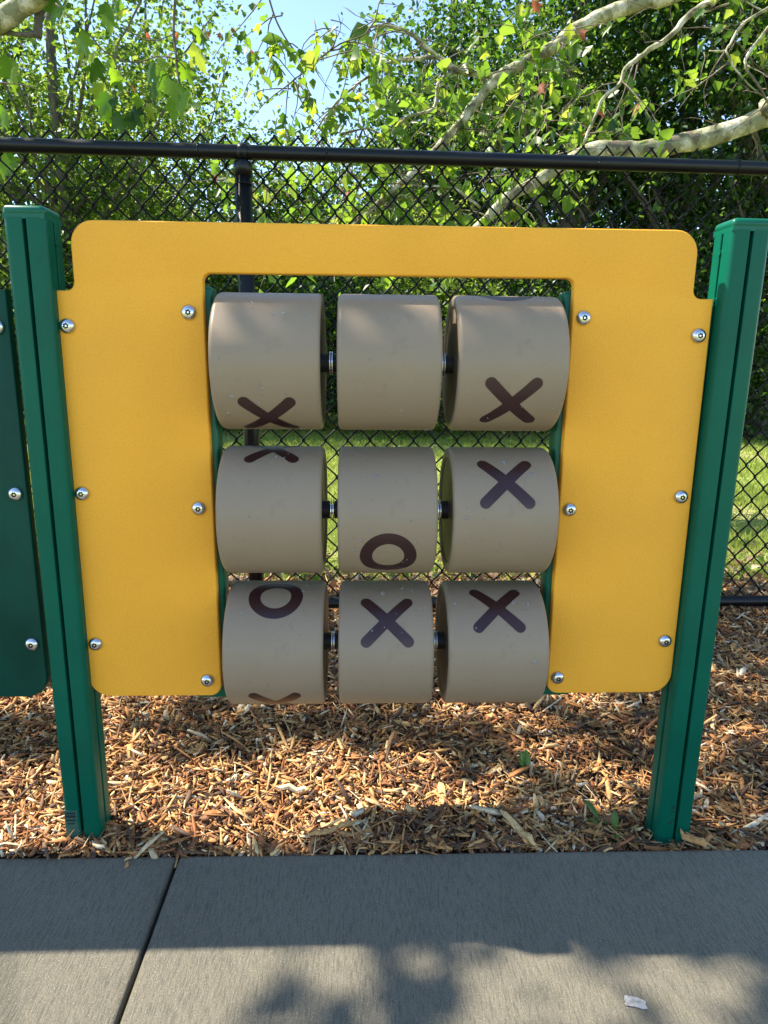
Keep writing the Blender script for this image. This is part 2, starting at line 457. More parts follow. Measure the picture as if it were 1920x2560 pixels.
YA, DR = .035, .1094
ROWZ = (.9228, .6743, .4299)
COLX = ((-.2715, -.1045), (-.0795, .0810), (.1050, .2755))
def drum_body(w):
    r = .008; n = 96; prof = [(-w/2+.004, .018), (-w/2+.004, DR-.020), (-w/2+.0005, DR-.016), (-w/2, DR-.0105)]
    prof += [(-w/2+r-r*math.cos(a), DR-r+r*math.sin(a)) for a in np.linspace(.15, PI/2, 7)]
    prof += [(-x, r_) for x, r_ in prof[::-1]]
    V = []; F = []
    for x, r_ in prof:
        for k in range(n):
            a = 2*PI*k/n; V.append((x, -r_*math.cos(a), r_*math.sin(a)))
    for i in range(len(prof)-1):
        for k in range(n): F.append((i*n+k, i*n+(k+1) % n, (i+1)*n+(k+1) % n, (i+1)*n+k))
    F.append(tuple(range(n))); F.append(tuple(reversed(range((len(prof)-1)*n, len(prof)*n))))
    return V, F
def on_drum(x, s, th0, r):          # s: arc length upwards from mark centre
    a = th0 + s/DR; return (x, -r*math.cos(a), r*math.sin(a))
def mark_x(cx, th0, name='x_mark', parent=None):
    V = []; F = []
    hw = .0094; hl = .0350
    for idx, (dx, dz) in enumerate(((1, 1), (1, -1))):
        L = math.hypot(dx, dz); tx, tz = dx/L, dz/L; ln = hl*1.414
        cols = [(-ln - hw*math.cos(a), hw*math.sin(a)) for a in np.linspace(0, PI/2, 6)][0:] 
        st = [(-(ln)-hw*math.cos(a), hw*math.sin(a)) for a in np.linspace(0.02, PI/2, 7)]
        st += [(t, hw) for t in np.linspace(-ln, ln, 24)[1:-1]]
        st += [((ln)+hw*math.cos(a), hw*math.sin(a)) for a in np.linspace(PI/2, 0.02, 7)]
        b = len(V); m_ = 6; rr = DR+.00035+.00022*idx
        for t, w in st:
            for j in range(m_+1):
                u = -w + 2*w*j/m_; x = cx + tx*t - tz*u; s = tz*t + tx*u
                V.append(on_drum(x, s, th0, rr))
        for i in range(len(st)-1):
            for j in range(m_): F.append((b+i*(m_+1)+j, b+(i+1)*(m_+1)+j, b+(i+1)*(m_+1)+j+1, b+i*(m_+1)+j+1))
    return meshobj(name, V, F, M_mark, parent, True)
def mark_o(cx, th0, name='o_mark', parent=None):
    V = []; F = []; n = 64; m_ = 5
    for k in range(n):
        a = 2*PI*k/n
        for j in range(m_+1):
            r1 = .0262 + (.0462-.0262)*j/m_
            V.append(on_drum(cx+r1*math.cos(a), r1*.97*math.sin(a), th0, DR+.00035))
    for k in range(n):
        for j in range(m_):
            k2 = (k+1) % n; F.append((k*(m_+1)+j, k*(m_+1)+j+1, k2*(m_+1)+j+1, k2*(m_+1)+j))
    return meshobj(name, V, F, M_mark, parent, True)
# X angle, O angle for each drum (degrees above the horizontal at the front)
ANG = {(0, 0): (-51, -171), (0, 1): (103, -137), (0, 2): (-32.5, 87.5),
       (1, 0): (79, -161), (1, 1): (-151, -31), (1, 2): (36.6, 156),
       (2, 0): (-51, 66.5), (2, 1): (40.7, 161), (2, 2): (53, 173)}
TXT = {(0, 0): 'top left drum with an X low on its front', (0, 1): 'top middle drum with a blank tan front', (0, 2): 'top right drum with an X low on its front',
       (1, 0): 'middle row left drum with half an X over its top', (1, 1): 'centre drum with an O low on its front', (1, 2): 'middle row right drum with an X high on its front',
       (2, 0): 'bottom left drum with an O on top and an X below', (2, 1): 'bottom middle drum with an X on its front', (2, 2): 'bottom right drum with an X near its top'}
M_water = None
m, nt, b, o = nmat('water_drop'); M_water = m
b.inputs['Base Color'].default_value = (.9, .92, .95, 1); b.inputs['Roughness'].default_value = .03; b.inputs['Transmission Weight'].default_value = .85; b.inputs['IOR'].default_value = 1.33
rd = random.Random(5)
def drops(parent, w, spots):
    V = []; F = []
    for x, th, r in spots:
        r *= 1.12; th = math.radians(th); c = Vector(on_drum(x, 0, th, DR)); nrm = Vector((0, -math.cos(th), math.sin(th))); tx = Vector((1, 0, 0)); ty = Vector((0, math.sin(th), math.cos(th)))
        b = len(V); n = 10; el = rd.uniform(1, 1.5)
        for i, (rr, h) in enumerate(((1, -.05), (.85, .35), (.5, .62))):
            for k in range(n):
                a = 2*PI*k/n; V.append(c + tx*(r*rr*math.cos(a)) + ty*(r*rr*el*math.sin(a)) + nrm*(r*h*.8))
        V.append(c+nrm*(r*.55))
        for i in range(2):
            for k in range(n): F.append((b+i*n+k, b+i*n+(k+1) % n, b+(i+1)*n+(k+1) % n, b+(i+1)*n+k))
        for k in range(n): F.append((b+2*n+k, b+2*n+(k+1) % n, b+3*n))
    o = meshobj('water_drops', V, F, M_water, parent, True); o['kind'] = 'stuff'; return o
for r_ in range(3):
    for c_ in range(3):
        x0, x1 = COLX[c_]; w = x1-x0; cx = (x0+x1)/2
        V, F = drum_body(w)
        d = pp(meshobj('drum', [(x, y, z) for x, y, z in V], F, M_drum, panel, False)); auto_smooth(d, 40)
        d.location = Vector((cx, YA, ROWZ[r_])) - Vector(panel.location)
        d['label'] = TXT[(r_, c_)]
        tx_, to_ = ANG[(r_, c_)]
        mo = {0: .0005, 1: 0.0015, 2: .0008}[c_]
        mark_x(mo, math.radians(tx_), 'x_mark', d); mark_o(mo, math.radians(to_), 'o_mark', d)
        for s in (-1, 1):
            v1, f1 = tube_np([(s*(w/2-.006), 0, 0), (s*(w/2+.0085), 0, 0)], .0155, 20); meshobj('bushing', [tuple(v) for v in v1], f1, M_rubber, d)
        spots = [(rd.uniform(-w*.42, w*.42), rd.uniform(-60, 75), rd.uniform(.0008, .0016)) for _ in range(14)]
        spots += [(rd.uniform(-w*.42, w*.42), rd.choice([rd.uniform(40, 88), rd.uniform(-95, -75)]), rd.uniform(.0014, .0030)) for _ in range(6)]
        if (r_, c_) == (0, 0): spots += [(-.006, -20, .0024), (.03, -25, .0018), (-.052, -28, .0026), (-.012, -33, .002), (-.061, -45, .0022)]
        if (r_, c_) == (1, 1): spots += [(-.032, -5, .0022), (-.045, -14, .0024), (-.056, -24, .0026), (.036, 3, .002), (.045, -16, .0018)]
        if (r_, c_) == (1, 2): spots += [(-.065, 6, .0028), (.057, 18, .0024)]
        if (r_, c_) == (2, 2): spots += [(.058, 4, .0032), (.03, 60, .0026), (.055, 58, .0024)]
        if (r_, c_) == (2, 1): spots += [(-.005, 72, .0040), (.03, 80, .003)]
        drops(d, w, spots)
    z = ROWZ[r_]
    a_ = tube('axle', [(-.290, YA, z), (.297, YA, z)], .0085, M_steel, panel, 16); pp(a_)
    for gx in (-.092, .093):
        for s in (-.0016, .0022):
            w_ = tube('washer', [(gx+s-.0008, YA, z), (gx+s+.0008, YA, z)], .0188, M_steel, panel, 24, False); pp(w_)

# ------------------------------------------------------------------ posts
def post_profile(w, d, r=.009, sw=.0029, sd_=.014):
    """closed outline with a slot in each face; w along x, d along y, centred"""
    pts = []
    def side(ax):    # ax 0: front (y=-d/2) left->right ...
        pass
    hw, hd = w/2, d/2
    q = []
    q += [(-hw+r, -hd), (-sw, -hd), (-sw, -hd+sd_), (sw, -hd+sd_), (sw, -hd), (hw-r, -hd)]
    q += arc(hw-r, -hd+r, r, -90, 0, 5)[1:]
    q += [(hw, -sw), (hw-sd_, -sw), (hw-sd_, sw), (hw, sw)]
    q += arc(hw-r, hd-r, r, 0, 90, 5)
    q += [(sw, hd), (sw, hd-sd_), (-sw, hd-sd_), (-sw, hd)]
    q += arc(-hw+r, hd-r, r, 90, 180, 5)
    q += [(-hw, sw), (-hw+sd_, sw), (-hw+sd_, -sw), (-hw, -sw)]
    q += arc(-hw+r, -hd+r, r, 180, 270, 5)[:-1]
    return q
def make_post(cx, cy, label, lean=0., group=None, w=.0625, d=.062):
    t = thing('green_post', label, 'post', (cx, cy, .04), group)
    t.rotation_euler = (0, lean, 0)
    pr = post_profile(w, d)
    H = 1.131-.04
    bm = bmesh.new(); vs_ = [bm.verts.new((x, y, -.14)) for x, y in pr]; f = bm.faces.new(vs_)
    r = bmesh.ops.extrude_face_region(bm, geom=[f])
    for g in r['geom']:
        if isinstance(g, bmesh.types.BMVert): g.co.z = H
    bmesh.ops.recalc_face_normals(bm, faces=bm.faces)
    bv = [e for e in bm.edges if abs(e.verts[0].co.z-e.verts[1].co.z) > .5 and e.calc_face_angle(0) > 1.2 and e.is_convex]
    bmesh.ops.bevel(bm, geom=bv, offset=.0009, segments=1, affect='EDGES')
    s = bmobj('shaft', bm, M_post, t); auto_smooth(s, 30)
    # cap over the shaft end, with an insert below it
    bm = box_bm(-w/2-.0004, w/2+.0004, -d/2-.0004, d/2+.0004, H+.0008, H+.0175, .0078, 4)
    for v in bm.verts:
        if v.co.z < H+.0085: v.co.z = min(v.co.z, H+.0085)
    c = bmobj('post_cap', bm, M_cap, t); auto_smooth(c, 50)
    bm = box_bm(-w/2+.0005, w/2-.0005, -d/2+.0005, d/2-.0005, H-.002, H+.006)
    bmobj('cap_insert', bm, M_cap, t)
    return t
pl = make_post(-.5485, .011, 'green square post left of the yellow panel, worn sticker near its foot', 0.003, 'green posts holding the panels')
pr_ = make_post(.5515, .011, 'green square post right of the yellow panel with a dark nick near its foot', 0.009, 'green posts holding the panels')
pf = make_post(-1.735, .011, 'green square post at the far left end of the dark green panel', 0, 'green posts holding the panels')
for t, s in ((pl, 1), (pr_, -1)):
    for z in (1.100, 1.028):
        v1, f1 = tube_np([(s*.024, -.0, z-.04), (s*.0335, -.0, z-.04)], .0042, 12); meshobj('rivet', [tuple(v) for v in v1], f1, M_cap, t)
# sticker with worn dark lines on left post foot
m, nt, b, o = nmat('worn_sticker'); M_stick = m
v = coords(nt)
c = ramp(nt, noise(nt, v, 260, 5, .75), [(.42, (.004, .09, .055)), (.55, (.02, .10, .08)), (.7, (.09, .16, .15))])
nt.links.new(c, b.inputs['Base Color']); b.inputs['Roughness'].default_value = .5
bmobj('sticker', box_bm(-.0290, -.0062, -.0316, -.0309, .030, .088), M_stick, pl)
for i, (a0, a1, z, h) in enumerate(((-.0255, -.0100, .0800, .0035), (-.0270, -.0090, .0735, .0045), (-.0265, -.0100, .0660, .003), (-.0250, -.0120, .0600, .002))):
    bmobj('print_line', box_bm(a0, a1, -.0320, -.0317, z, z+h), M_void, pl)
def nick(t, x0, z0, x1, z1, w):
    pts = []
    for i in range(9):
        u = i/8; pts.append(((x0+(x1-x0)*u, -.0312, z0+(z1-z0)*u - .003*math.sin(PI*u)), max(.0002, w*math.sin(PI*u))))
    V = []; 
    for (p, ww) in pts: V += [(p[0], -.0312, p[2]+ww), (p[0], -.0312, p[2]-ww), (p[0], -.0316, p[2])]
    F = []
    for i in range(8): F += [(i*3, i*3+2, i*3+5, i*3+3), (i*3+2, i*3+1, i*3+4, i*3+5)]
    meshobj('nick', V, F, M_void, t)
nick(pl, -.026, .020, -.010, .036, .0026)
nick(pr_, -.0175, .042, -.0052, .055, .0022)
for x, z in ((-.0085, .079), (-.009, .075), (-.0095, .0685)): bmobj('print_line', box_bm(x-.0035, x+.0025, -.0316, -.0312, z, z+.0018), M_void, pr_)

# ------------------------------------------------------------------ neighbouring dark green panel
np_ = thing('dark_green_panel', 'plain dark green panel cut off at the left edge beside the left post', 'play panel', (-1.14, 0, SZ))
o = extrude_outline('panel_board', panel_outline(-1.69, -.5925, -1.656, -.627), 0, .019, M_dkgreen, np_, .003); o.location = -Vector(np_.location)
for x in (-.6105, -1.672):
    for z in (.9730, .7071, .4421):
        bo = bolt(x, z, np_, -.0002); bo.location = Vector((x, -.0002, z)) - Vector(np_.location)

# ------------------------------------------------------------------ chain-link fence
fence = thing('chain_link_fence', 'black vinyl coated chain link fence with top and bottom rails behind the panels', 'fence', (0, 1.13, .03))
FZ = Vector(fence.location)
def fy(x): return 1.13 + .035*x
def top_z(x): return 1.530 + .0*x
def bot_z(x): return .100 - .011*x
def fl(o): o.location = Vector(o.location) - FZ; return o
XL, XR = -3.6, 4.2
fl(tube('top_rail', [(x, fy(x), top_z(x)) for x in np.linspace(XL, XR, 12)], .0208, M_black, fence, 20))
fl(tube('bottom_rail', [(x, fy(x), bot_z(x)) for x in np.linspace(XL, XR, 12)], .0198, M_black, fence, 20))
for xp in (-.398, 2.15, -2.95):
    yp = fy(xp)-.004
    fl(tube('fence_post', [(xp, yp, -.05), (xp, yp, 1.500)], .0255, M_black, fence, 24))
    # loop cap: a dome skirt and an eye round the rail
    fl(tube('post_cap', [(xp, yp, 1.462), (xp, yp, 1.497), (xp, yp, 1.503), (xp, yp, 1.507)], [.0272, .0272, .0235, .017], M_black, fence, 24))
    fl(tube('cap_eye', [(xp-.0135, fy(xp), 1.530), (xp-.013, fy(xp), 1.530), (xp+.013, fy(xp), 1.530), (xp+.0135, fy(xp), 1.530)], [.023, .0252, .0252, .023], M_black, fence, 24))
def tie(x, z, r=.0222, w=.0019):
    pts = [(x+.0006*math.sin(a*2), fy(x)-r*math.cos(a), z+r*math.sin(a)) for a in np.linspace(0, 2*PI, 17)]
    fl(tube('tie_wire', pts, w, M_black, fence, 6))
for px in (12, 500, 818, 1501, 1863): 
    p = at(px, 380, 1.13); tie(p.x, top_z(p.x))
for x in (-1.6, 1.9): tie(x, top_z(x))
for z in (1.44, .8, .3):
    pts = [(-.398-.0268*math.cos(a), fy(-.398)-.004-.0268*math.sin(a), z) for a in np.linspace(0, 2*PI, 17)]; fl(tube('tie_wire', pts, .0017, M_black, fence, 6))
for x in (-.6, 0., .5, 1.1): tie(x, bot_z(x), .0212)
# rail sleeve
fl(tube('rail_sleeve', [(x, fy(x), top_z(x)) for x in (1.395, 1.50)], .0222, M_black, fence, 20))
MW, MH = .0735, .0835
def wire_mesh():
    pts = []; n = 36; hz = MH/2; w2 = MW/2
    for j in range(n+1):
        side = j % 2; x = (w2+.0022) if side else -.0022; z = j*hz
        s = 1 if side else -1
        if j == 0: pts += [(x, -.003, z-.004), (x-s*.002, -.003, z)]
        elif j == n: pts += [(x-s*.002, 0, z), (x+s*.001, .002, z+.004)]
        else: pts += [(x-s*.0030, -.0032*s, z-.0042), (x, -.001*s, z-.0012), (x, .001*s, z+.0012), (x-s*.0030, .0032*s, z+.0042)]
    V, F = tube_np(pts, .0030, 5)
    me = bpy.data.meshes.new('wire'); me.from_pydata([tuple(v) for v in V], [], F); me.update(); me.materials.append(M_wire)
    me.polygons.foreach_set('use_smooth', np.ones(len(me.polygons), dtype=bool)); return me
W0 = wire_mesh()
# mirrored partner
W1 = W0.copy()
co = np.empty(len(W1.vertices)*3, dtype=np.float32); W1.vertices.foreach_get('co', co); co = co.reshape(-1, 3)
co[:, 0] = MW/2 - co[:, 0]; co[:, 1] *= -1; W1.vertices.foreach_set('co', co.ravel()); W1.update()
k0 = int(XL/(MW/2)); k1 = int(3.4/(MW/2))
rw = random.Random(2)
for k in range(-62, 78):
    x = k*MW/2 - .012
    o = link('wire', W0 if k % 2 == 0 else W1, fence)
    o.location = Vector((x, fy(x)+.026, .080 + .001*rw.uniform(-1, 1))) - FZ; o.rotation_euler = (rw.uniform(-.002, .002), rw.uniform(-.0015, .0015), .035)

# ------------------------------------------------------------------ wood chips
rs0 = random.Random(77)
rng = np.random.default_rng(7)
def chips(name, n, region, Ls, Ws, lift, tint_mu=.5, tint_sd=.2, label=None):
    x = rng.uniform(region[0], region[1], n*3); y = region[2] + (region[3]-region[2])*rng.random(n*3)**1.25
    keep = (np.abs(x-.03) < .78+.62*np.maximum(y, 0)) | (rng.random(n*3) < .32)
    x = x[keep][:n]; y = y[keep][:n]; n = len(x)
    L = np.clip(rng.lognormal(math.log(Ls), .55, n), .007, .085); W = np.clip(rng.lognormal(math.log(Ws), .5, n), .0014, .016); T = W*rng.uniform(.16, .5, n)
    yaw = rng.uniform(0, 2*PI, n) + 0; 
    ang = rng.normal(0, .34, n); rollv = rng.normal(0, .6, n)
    zb = np.array([bed_z(a, b) for a, b in zip(x, y)]) + rng.random(n)*lift + np.abs(np.sin(ang))*L*.35
    f = np.stack([np.cos(yaw)*np.cos(ang), np.sin(yaw)*np.cos(ang), np.sin(ang)], 1)
    s0 = np.stack([-np.sin(yaw), np.cos(yaw), np.zeros(n)], 1); u0 = np.cross(f, s0)
    s = s0*np.cos(rollv)[:, None] + u0*np.sin(rollv)[:, None]; u = np.cross(f, s)
    c = np.stack([x, y, zb], 1)
    t0 = rng.uniform(.25, 1, n); t1 = rng.uniform(.1, .8, n); bend = rng.normal(0, .035, n)*L; sk0 = rng.normal(0, .35, n)*W; sk1 = rng.normal(0, .35, n)*W
    V = np.empty((n, 12, 3), dtype=np.float32); 
    for i, (a, ws, off, sk) in enumerate(((-.5, t0, 0, sk0), (.05, np.ones(n), 1, sk0*0), (.5, t1, 0, sk1))):
        for j, (sw, su) in enumerate(((-.5, -.5), (.5, -.5), (.5, .5), (-.5, .5))):
            V[:, i*4+j] = c + f*(a*L)[:, None] + s*((sw*W*ws)+sk)[:, None] + u*((su*T*(ws*.5+.5)) + bend*off)[:, None]
    base = np.array([(0, 1, 5, 4), (1, 2, 6, 5), (2, 3, 7, 6), (3, 0, 4, 7), (4, 5, 9, 8), (5, 6, 10, 9), (6, 7, 11, 10), (7, 4, 8, 11), (0, 3, 2, 1), (8, 9, 10, 11)])
    F = (base[None] + (np.arange(n)*12)[:, None, None]).reshape(-1, 4)
    t = np.clip(rng.normal(tint_mu, tint_sd, n), 0, 1); patch = np.array([mn.noise(Vector((a*5, b*5, 9))) for a, b in zip(x, y)]); t = np.clip(t + patch*.22, 0, 1); dk = rng.random(n) < .17; t[dk] *= .3
    o = meshobj(name, V.reshape(-1, 3), F, M_chip, None, False, {'tint': np.repeat(t, 12)})
    return tag(o, label, kind='stuff')
chips('wood_chips', 104000, (-3.0, 3.2, -.048, 1.5), .0205, .0044, .020, .50, .30, 'layer of shredded tan and orange wood chips covering the play bed')
# individually visible long splinters
def splinter(p0, p1, w, t, label, tintv):
    p0 = Vector(p0); p1 = Vector(p1); f = (p1-p0); L = f.length; f.normalize(); s = f.cross(Vector((0, 0, 1))).normalized(); u = s.cross(f)
    c = (p0+p1)/2; V = []; rr = random.Random(int(L*1e4))
    st = [(-.5, .25), (-.35, .8), (-.1, 1), (.15, .9), (.35, 1.05), (.48, .5), (.52, .2)]
    for a, ws in st:
        o_ = u*(t*.6*rr.uniform(-1, 1)) + s*(w*.15*rr.uniform(-1, 1))
        for sw, su in ((-.5, -.5), (.5, -.5), (.45, .4), (0, .62), (-.45, .4)): V.append(f*(a*L)+s*(sw*w*ws)+u*(su*t*(.4+.6*ws))+o_)
    F = []; n = 5
    for i in range(len(st)-1):
        for k in range(n): F.append((i*n+k, i*n+(k+1) % n, (i+1)*n+(k+1) % n, (i+1)*n+k))
    F += [tuple(reversed(range(n))), tuple(range((len(st)-1)*n, len(st)*n))]
    o = meshobj('wood_splinter', [tuple(v) for v in V], F, M_chip, None, False, {'tint': [tintv]*len(V)}); o.location = c
    return tag(o, label, 'wood chip', 'chips spilled on the sidewalk edge' if 'spilled' in label else 'large wood splinters on the mulch')
def gpt(px, py, z=.07):
    d = rt*((px-960)/FPX) + dn*((py-1280)/FPX) + fw; return CAM + d*((z-CAM.z)/d.z)
for a, b_, w, t, tv, lb in (
    ((1250, 2025), (1335, 2110), .012, .007, .8, 'long pale split splinter in shade near the sidewalk, under the right drums'),
    ((770, 2090), (900, 2050), .010, .006, .72, 'long tan splinter in sun close to the sidewalk edge below the middle drums'),
    ((690, 1965), (770, 1975), .012, .007, .95, 'short thick cream splinter in full sun below the left drums'),
    ((1100, 1955), (1112, 2010), .016, .008, .78, 'upright looking blocky tan splinter in sun below the middle drums'),
    ((510, 2035), (560, 2028), .013, .006, .35, 'stubby orange brown splinter lying in sun right of the left post'),
    ((985, 1800), (1025, 1812), .012, .006, .7, 'flat grey tan splinter in the shade behind the drums'),
    ((1700, 2080), (1765, 2110), .014, .008, .55, 'weathered brown splinter beside the foot of the right post'),
    ((230, 2105), (262, 2120), .008, .004, .98, 'bleached white splinter at the sidewalk edge beside the left post'),
    ((590, 1785), (650, 1762), .016, .007, .6, 'broad tan splinter at the edge of shade below the left drum')):
    p0 = gpt(*a); p1 = gpt(*b_); splinter(p0, p1, w, t, lb, tv)

for a, lb in ((-.46, 'small wood chip spilled on the sidewalk edge left of the slab joint'), (-.30, 'small wood chip spilled on the sidewalk edge just right of the slab joint'),
              (.06, 'small wood chip spilled on the sidewalk edge below the middle drums'), (.40, 'small wood chip spilled on the sidewalk edge left of the right post')):
    b_ = edge_y(a) - rs0.uniform(.006, .018); L = rs0.uniform(.014, .024); w_ = rs0.uniform(0, PI)
    splinter((a, b_, SZ+.002), (a+L*math.cos(w_), b_+L*math.sin(w_)*.5, SZ+.003), .0035, .002, lb, rs0.uniform(.3, .9))
# scrap of white paper on the sidewalk
pc = gpt(1589, 2508, SZ)
rr = random.Random(3); n = 22; V = []; F = []
for k in range(n):
    a = 2*PI*k/n; r1 = 1+.14*rr.uniform(-1, 1)
    V.append((.0140*max(-1, min(1, 1.35*math.cos(a)))*r1, .0078*max(-1, min(1, 1.35*math.sin(a)))*r1, .0012+.0006*rr.random()))
V.append((0, 0, .0022)); 
F = [(k, (k+1) % n, n) for k in range(n)]
m, nt, b, o = nmat('wet_paper'); M_paper = m
nt.links.new(ramp(nt, noise(nt, coords(nt), 120, 4), [(.35, (.20, .20, .205)), (.6, (.36, .36, .36))]), b.inputs['Base Color']); b.inputs['Roughness'].default_value = .7
bump(nt, noise(nt, coords(nt), 90, 3), .8, .003, b)
o = meshobj('paper_scrap', V, F, M_paper); o.location = (pc.x, pc.y, SZ); o.rotation_euler = (0, 0, -.28)
tag(o, 'torn scrap of white paper stuck to the lit sidewalk at lower right', 'paper scrap')

# ------------------------------------------------------------------ leaves
def lobed_leaf(seed, size=1.):
    """sycamore leaf: five pointed lobes, folded and curled; unit width about 1; stem at origin, tip towards -Z (hangs)"""
    r = random.Random(seed)
    tips = [(-90-0, 1.0), (-90-52, .80), (-90+52, .80), (-90-108, .55), (-90+108, .55)]
    ang = []
    for a, l in sorted(tips): 
        ang.append((a-13, l*.72)); ang.append((a-7, l*.74)) ; ang.append((a, l*r.uniform(.92, 1.05))); ang.append((a+7, l*.74)); ang.append((a+13, l*.72)); 
    full = []
    for i, (a, l) in enumerate(ang):
        full.append((a, l))
        if i % 5 == 4 and i < len(ang)-1: full.append(((a+ang[i+1][0])/2, .50*(l+ang[i+1][1])/1.45))
    pts = [(0, .08)] 
    cx, cz = 0, -.32
    P = []
    for a, l in full:
        P.append((cx+.62*l*math.cos(math.radians(a)), cz+.66*l*math.sin(math.radians(a))))
    P.append((.06, .0)); P.append((-.06, .0)) if False else None
    V = []; curl = r.uniform(.25, .7); fold = r.uniform(.1, .5); tw = r.uniform(-.3, .3)
    def warp(x, z):
        y = fold*abs(x)*.8 - curl*(z*z)*.55 + tw*x*z + .05*math.sin(9*x+5*z)
        return (x, y, z)
    V = [warp(*p) for p in P]; n = len(V)
    # inner ring + centre
    for p in P: V.append(warp(cx+(p[0]-cx)*.5, cz+(p[1]-cz)*.5))
    V.append(warp(cx, cz))
    F = [(k, (k+1) % n, n+(k+1) % n, n+k) for k in range(n)] + [(n+k, n+(k+1) % n, 2*n) for k in range(n)]
    # stalk
    b = len(V); V += [(-.012, 0, .0), (.012, 0, .0), (.006, -.02, .32), (-.006, -.02, .32)]; F.append((b, b+1, b+2, b+3))
    return V, F
LEAF = []
for s in range(6):
    V, F = lobed_leaf(s+11)
    me = bpy.data.meshes.new('leaf'); me.from_pydata(V, [], F); me.update(); me.materials.append(M_syc); me.polygons.foreach_set('use_smooth', np.ones(len(F), dtype=bool)); LEAF.append(me)
LEAFR = LEAF[0].copy(); LEAFR.materials.clear(); LEAFR.materials.append(M_red)
rl = random.Random(21)
def leaf_obj(p, size, parent, red=False, rot=None):
    o = link('leaf', LEAFR if red else rl.choice(LEAF), parent)
    o.location = Vector(p) - Vector(parent.location); o.scale = (size,)*3
    o.rotation_euler = rot or (rl.uniform(-.7, .7), rl.uniform(-.7, .7), rl.uniform(0, 2*PI)); return o

def leaf_mass(name, P, size, mat, parent, rngk, kind='leafy', droop=.5, stuff=True):
    """P (n,3): a folded leaf at every point"""
    n = len(P); g = rngk
    yaw = g.uniform(0, 2*PI, n); tilt = g.normal(-droop, .5, n); rollv = g.normal(0, .7, n)
    f = np.stack([np.cos(yaw)*np.cos(tilt), np.sin(yaw)*np.cos(tilt), np.sin(tilt)], 1)
    s0 = np.stack([-np.sin(yaw), np.cos(yaw), np.zeros(n)], 1); u0 = np.cross(f, s0)
    s = s0*np.cos(rollv)[:, None] + u0*np.sin(rollv)[:, None]; u = np.cross(f, s)
    L = size*np.clip(g.lognormal(-.12, .36, n), .4, 1.5); W = L*g.uniform(.55, .9, n); fo = g.uniform(.05, .25, n)*L
    V = np.empty((n, 6, 3), dtype=np.float32)
    V[:, 0] = P
    V[:, 1] = P + f*(L*.42)[:, None] + s*(W*.5)[:, None] + u*fo[:, None]
    V[:, 2] = P + f*(L*.78)[:, None] + s*(W*.26)[:, None] + u*(fo*.4)[:, None]
    V[:, 3] = P + f*(L)[:, None] - u*(fo*.5)[:, None]
    V[:, 4] = P + f*(L*.78)[:, None] - s*(W*.26)[:, None] + u*(fo*.4)[:, None]
    V[:, 5] = P + f*(L*.42)[:, None] - s*(W*.5)[:, None] + u*fo[:, None]
    base = np.array([(0, 1, 2, 3), (0, 3, 4, 5)])
    F = (base[None] + (np.arange(n)*6)[:, None, None]).reshape(-1, 4)
    o = meshobj(name, V.reshape(-1, 3), F, mat, parent, False, {'tint': np.repeat(np.clip(g.normal(.5, .25, n), 0, 1), 6)})
    if stuff: o['kind'] = 'stuff'
    return o

# ------------------------------------------------------------------ the right-hand sycamore beyond the fence
rs = random.Random(40)
syc = thing('sycamore_tree', 'pale barked sycamore whose mottled limbs reach over the fence from the right', 'tree', (4.3, 3.6, -.02))
def sl(o): o.location = Vector(o.location) - Vector(syc.location); return o
pts, rad = smooth_path([(4.3, 3.6, -.3), (4.28, 3.62, 1.0), (4.2, 3.6, 2.4), (4.3, 3.5, 4.4), (4.2, 3.6, 6.5)], [.30, .23, .20, .16, .10], 4)
sl(tube('trunk', pts, rad, M_sbark, syc, 20))
branches = []
def limb(path, diam_px, y, start=None, nm='limb', mat=None, jit=.0, y1=None, sub=4):
    P = []; n = len(path); y1 = y if y1 is None else y1
    for i, (px, py) in enumerate(path): P.append(at(px, py, y+(y1-y)*i/(n-1)))
    dep = [(p-CAM).dot(fw) for p in P]
    d0, d1 = diam_px; R_ = [(d0+(d1-d0)*i/(n-1))*dep[i]/FPX/2 for i in range(n)]
    if start is not None: P = [Vector(start)] + P; R_ = [R_[0]*1.25] + R_
    pts, rad = smooth_path(P, R_, sub, jit, rs)
    rad = [r*(1+.10*mn.noise(q*9)) for r, q in zip(rad, pts)]
    sl(tube(nm, pts, rad, mat or M_sbark, syc, 12)); branches.append((pts, rad)); return pts
YB = 3.1
limb([(1780, -60), (1621, 2), (1515, 34), (1422, 86), (1380, 122), (1304, 158), (1237, 200), (1161, 295), (1098, 367), (1043, 422), (988, 470), (938, 517), (880, 570)], (38, 12), YB, start=(4.25, 3.55, 4.3), jit=.004)
limb([(2000, 262), (1920, 291), (1811, 331), (1705, 357), (1612, 374), (1528, 371), (1456, 384), (1389, 424), (1325, 461), (1275, 489), (1245, 517), (1180, 580)], (54, 20), 2.7, start=(4.2, 3.5, 2.35), jit=.005)
limb([(1900, -90), (1773, 2), (1718, 42), (1667, 97), (1608, 135), (1566, 169), (1549, 211), (1511, 240), (1482, 304), (1456, 362)], (17, 6), 2.8, start=(4.2, 3.5, 4.8), jit=.005)
limb([(1241, 192), (1200, 186), (1144, 177), (1110, 152), (1085, 135), (1043, 97), (997, 70), (929, 68), (880, 90)], (17, 4), YB, nm='branch', jit=.004)
limb([(1085, 140), (1050, 146), (980, 154), (916, 194), (853, 245), (815, 290), (781, 340)], (10, 4), YB, nm='branch', jit=.003)
limb([(1132, 181), (1094, 211), (1085, 270), (1022, 291), (967, 338), (920, 322), (862, 330)], (10, 4), YB, nm='branch', jit=.003)
limb([(668, -20), (690, 50), (720, 105), (765, 168), (740, 195), (715, 215)], (5, 2.5), 2.6, nm='branch', mat=M_twig)
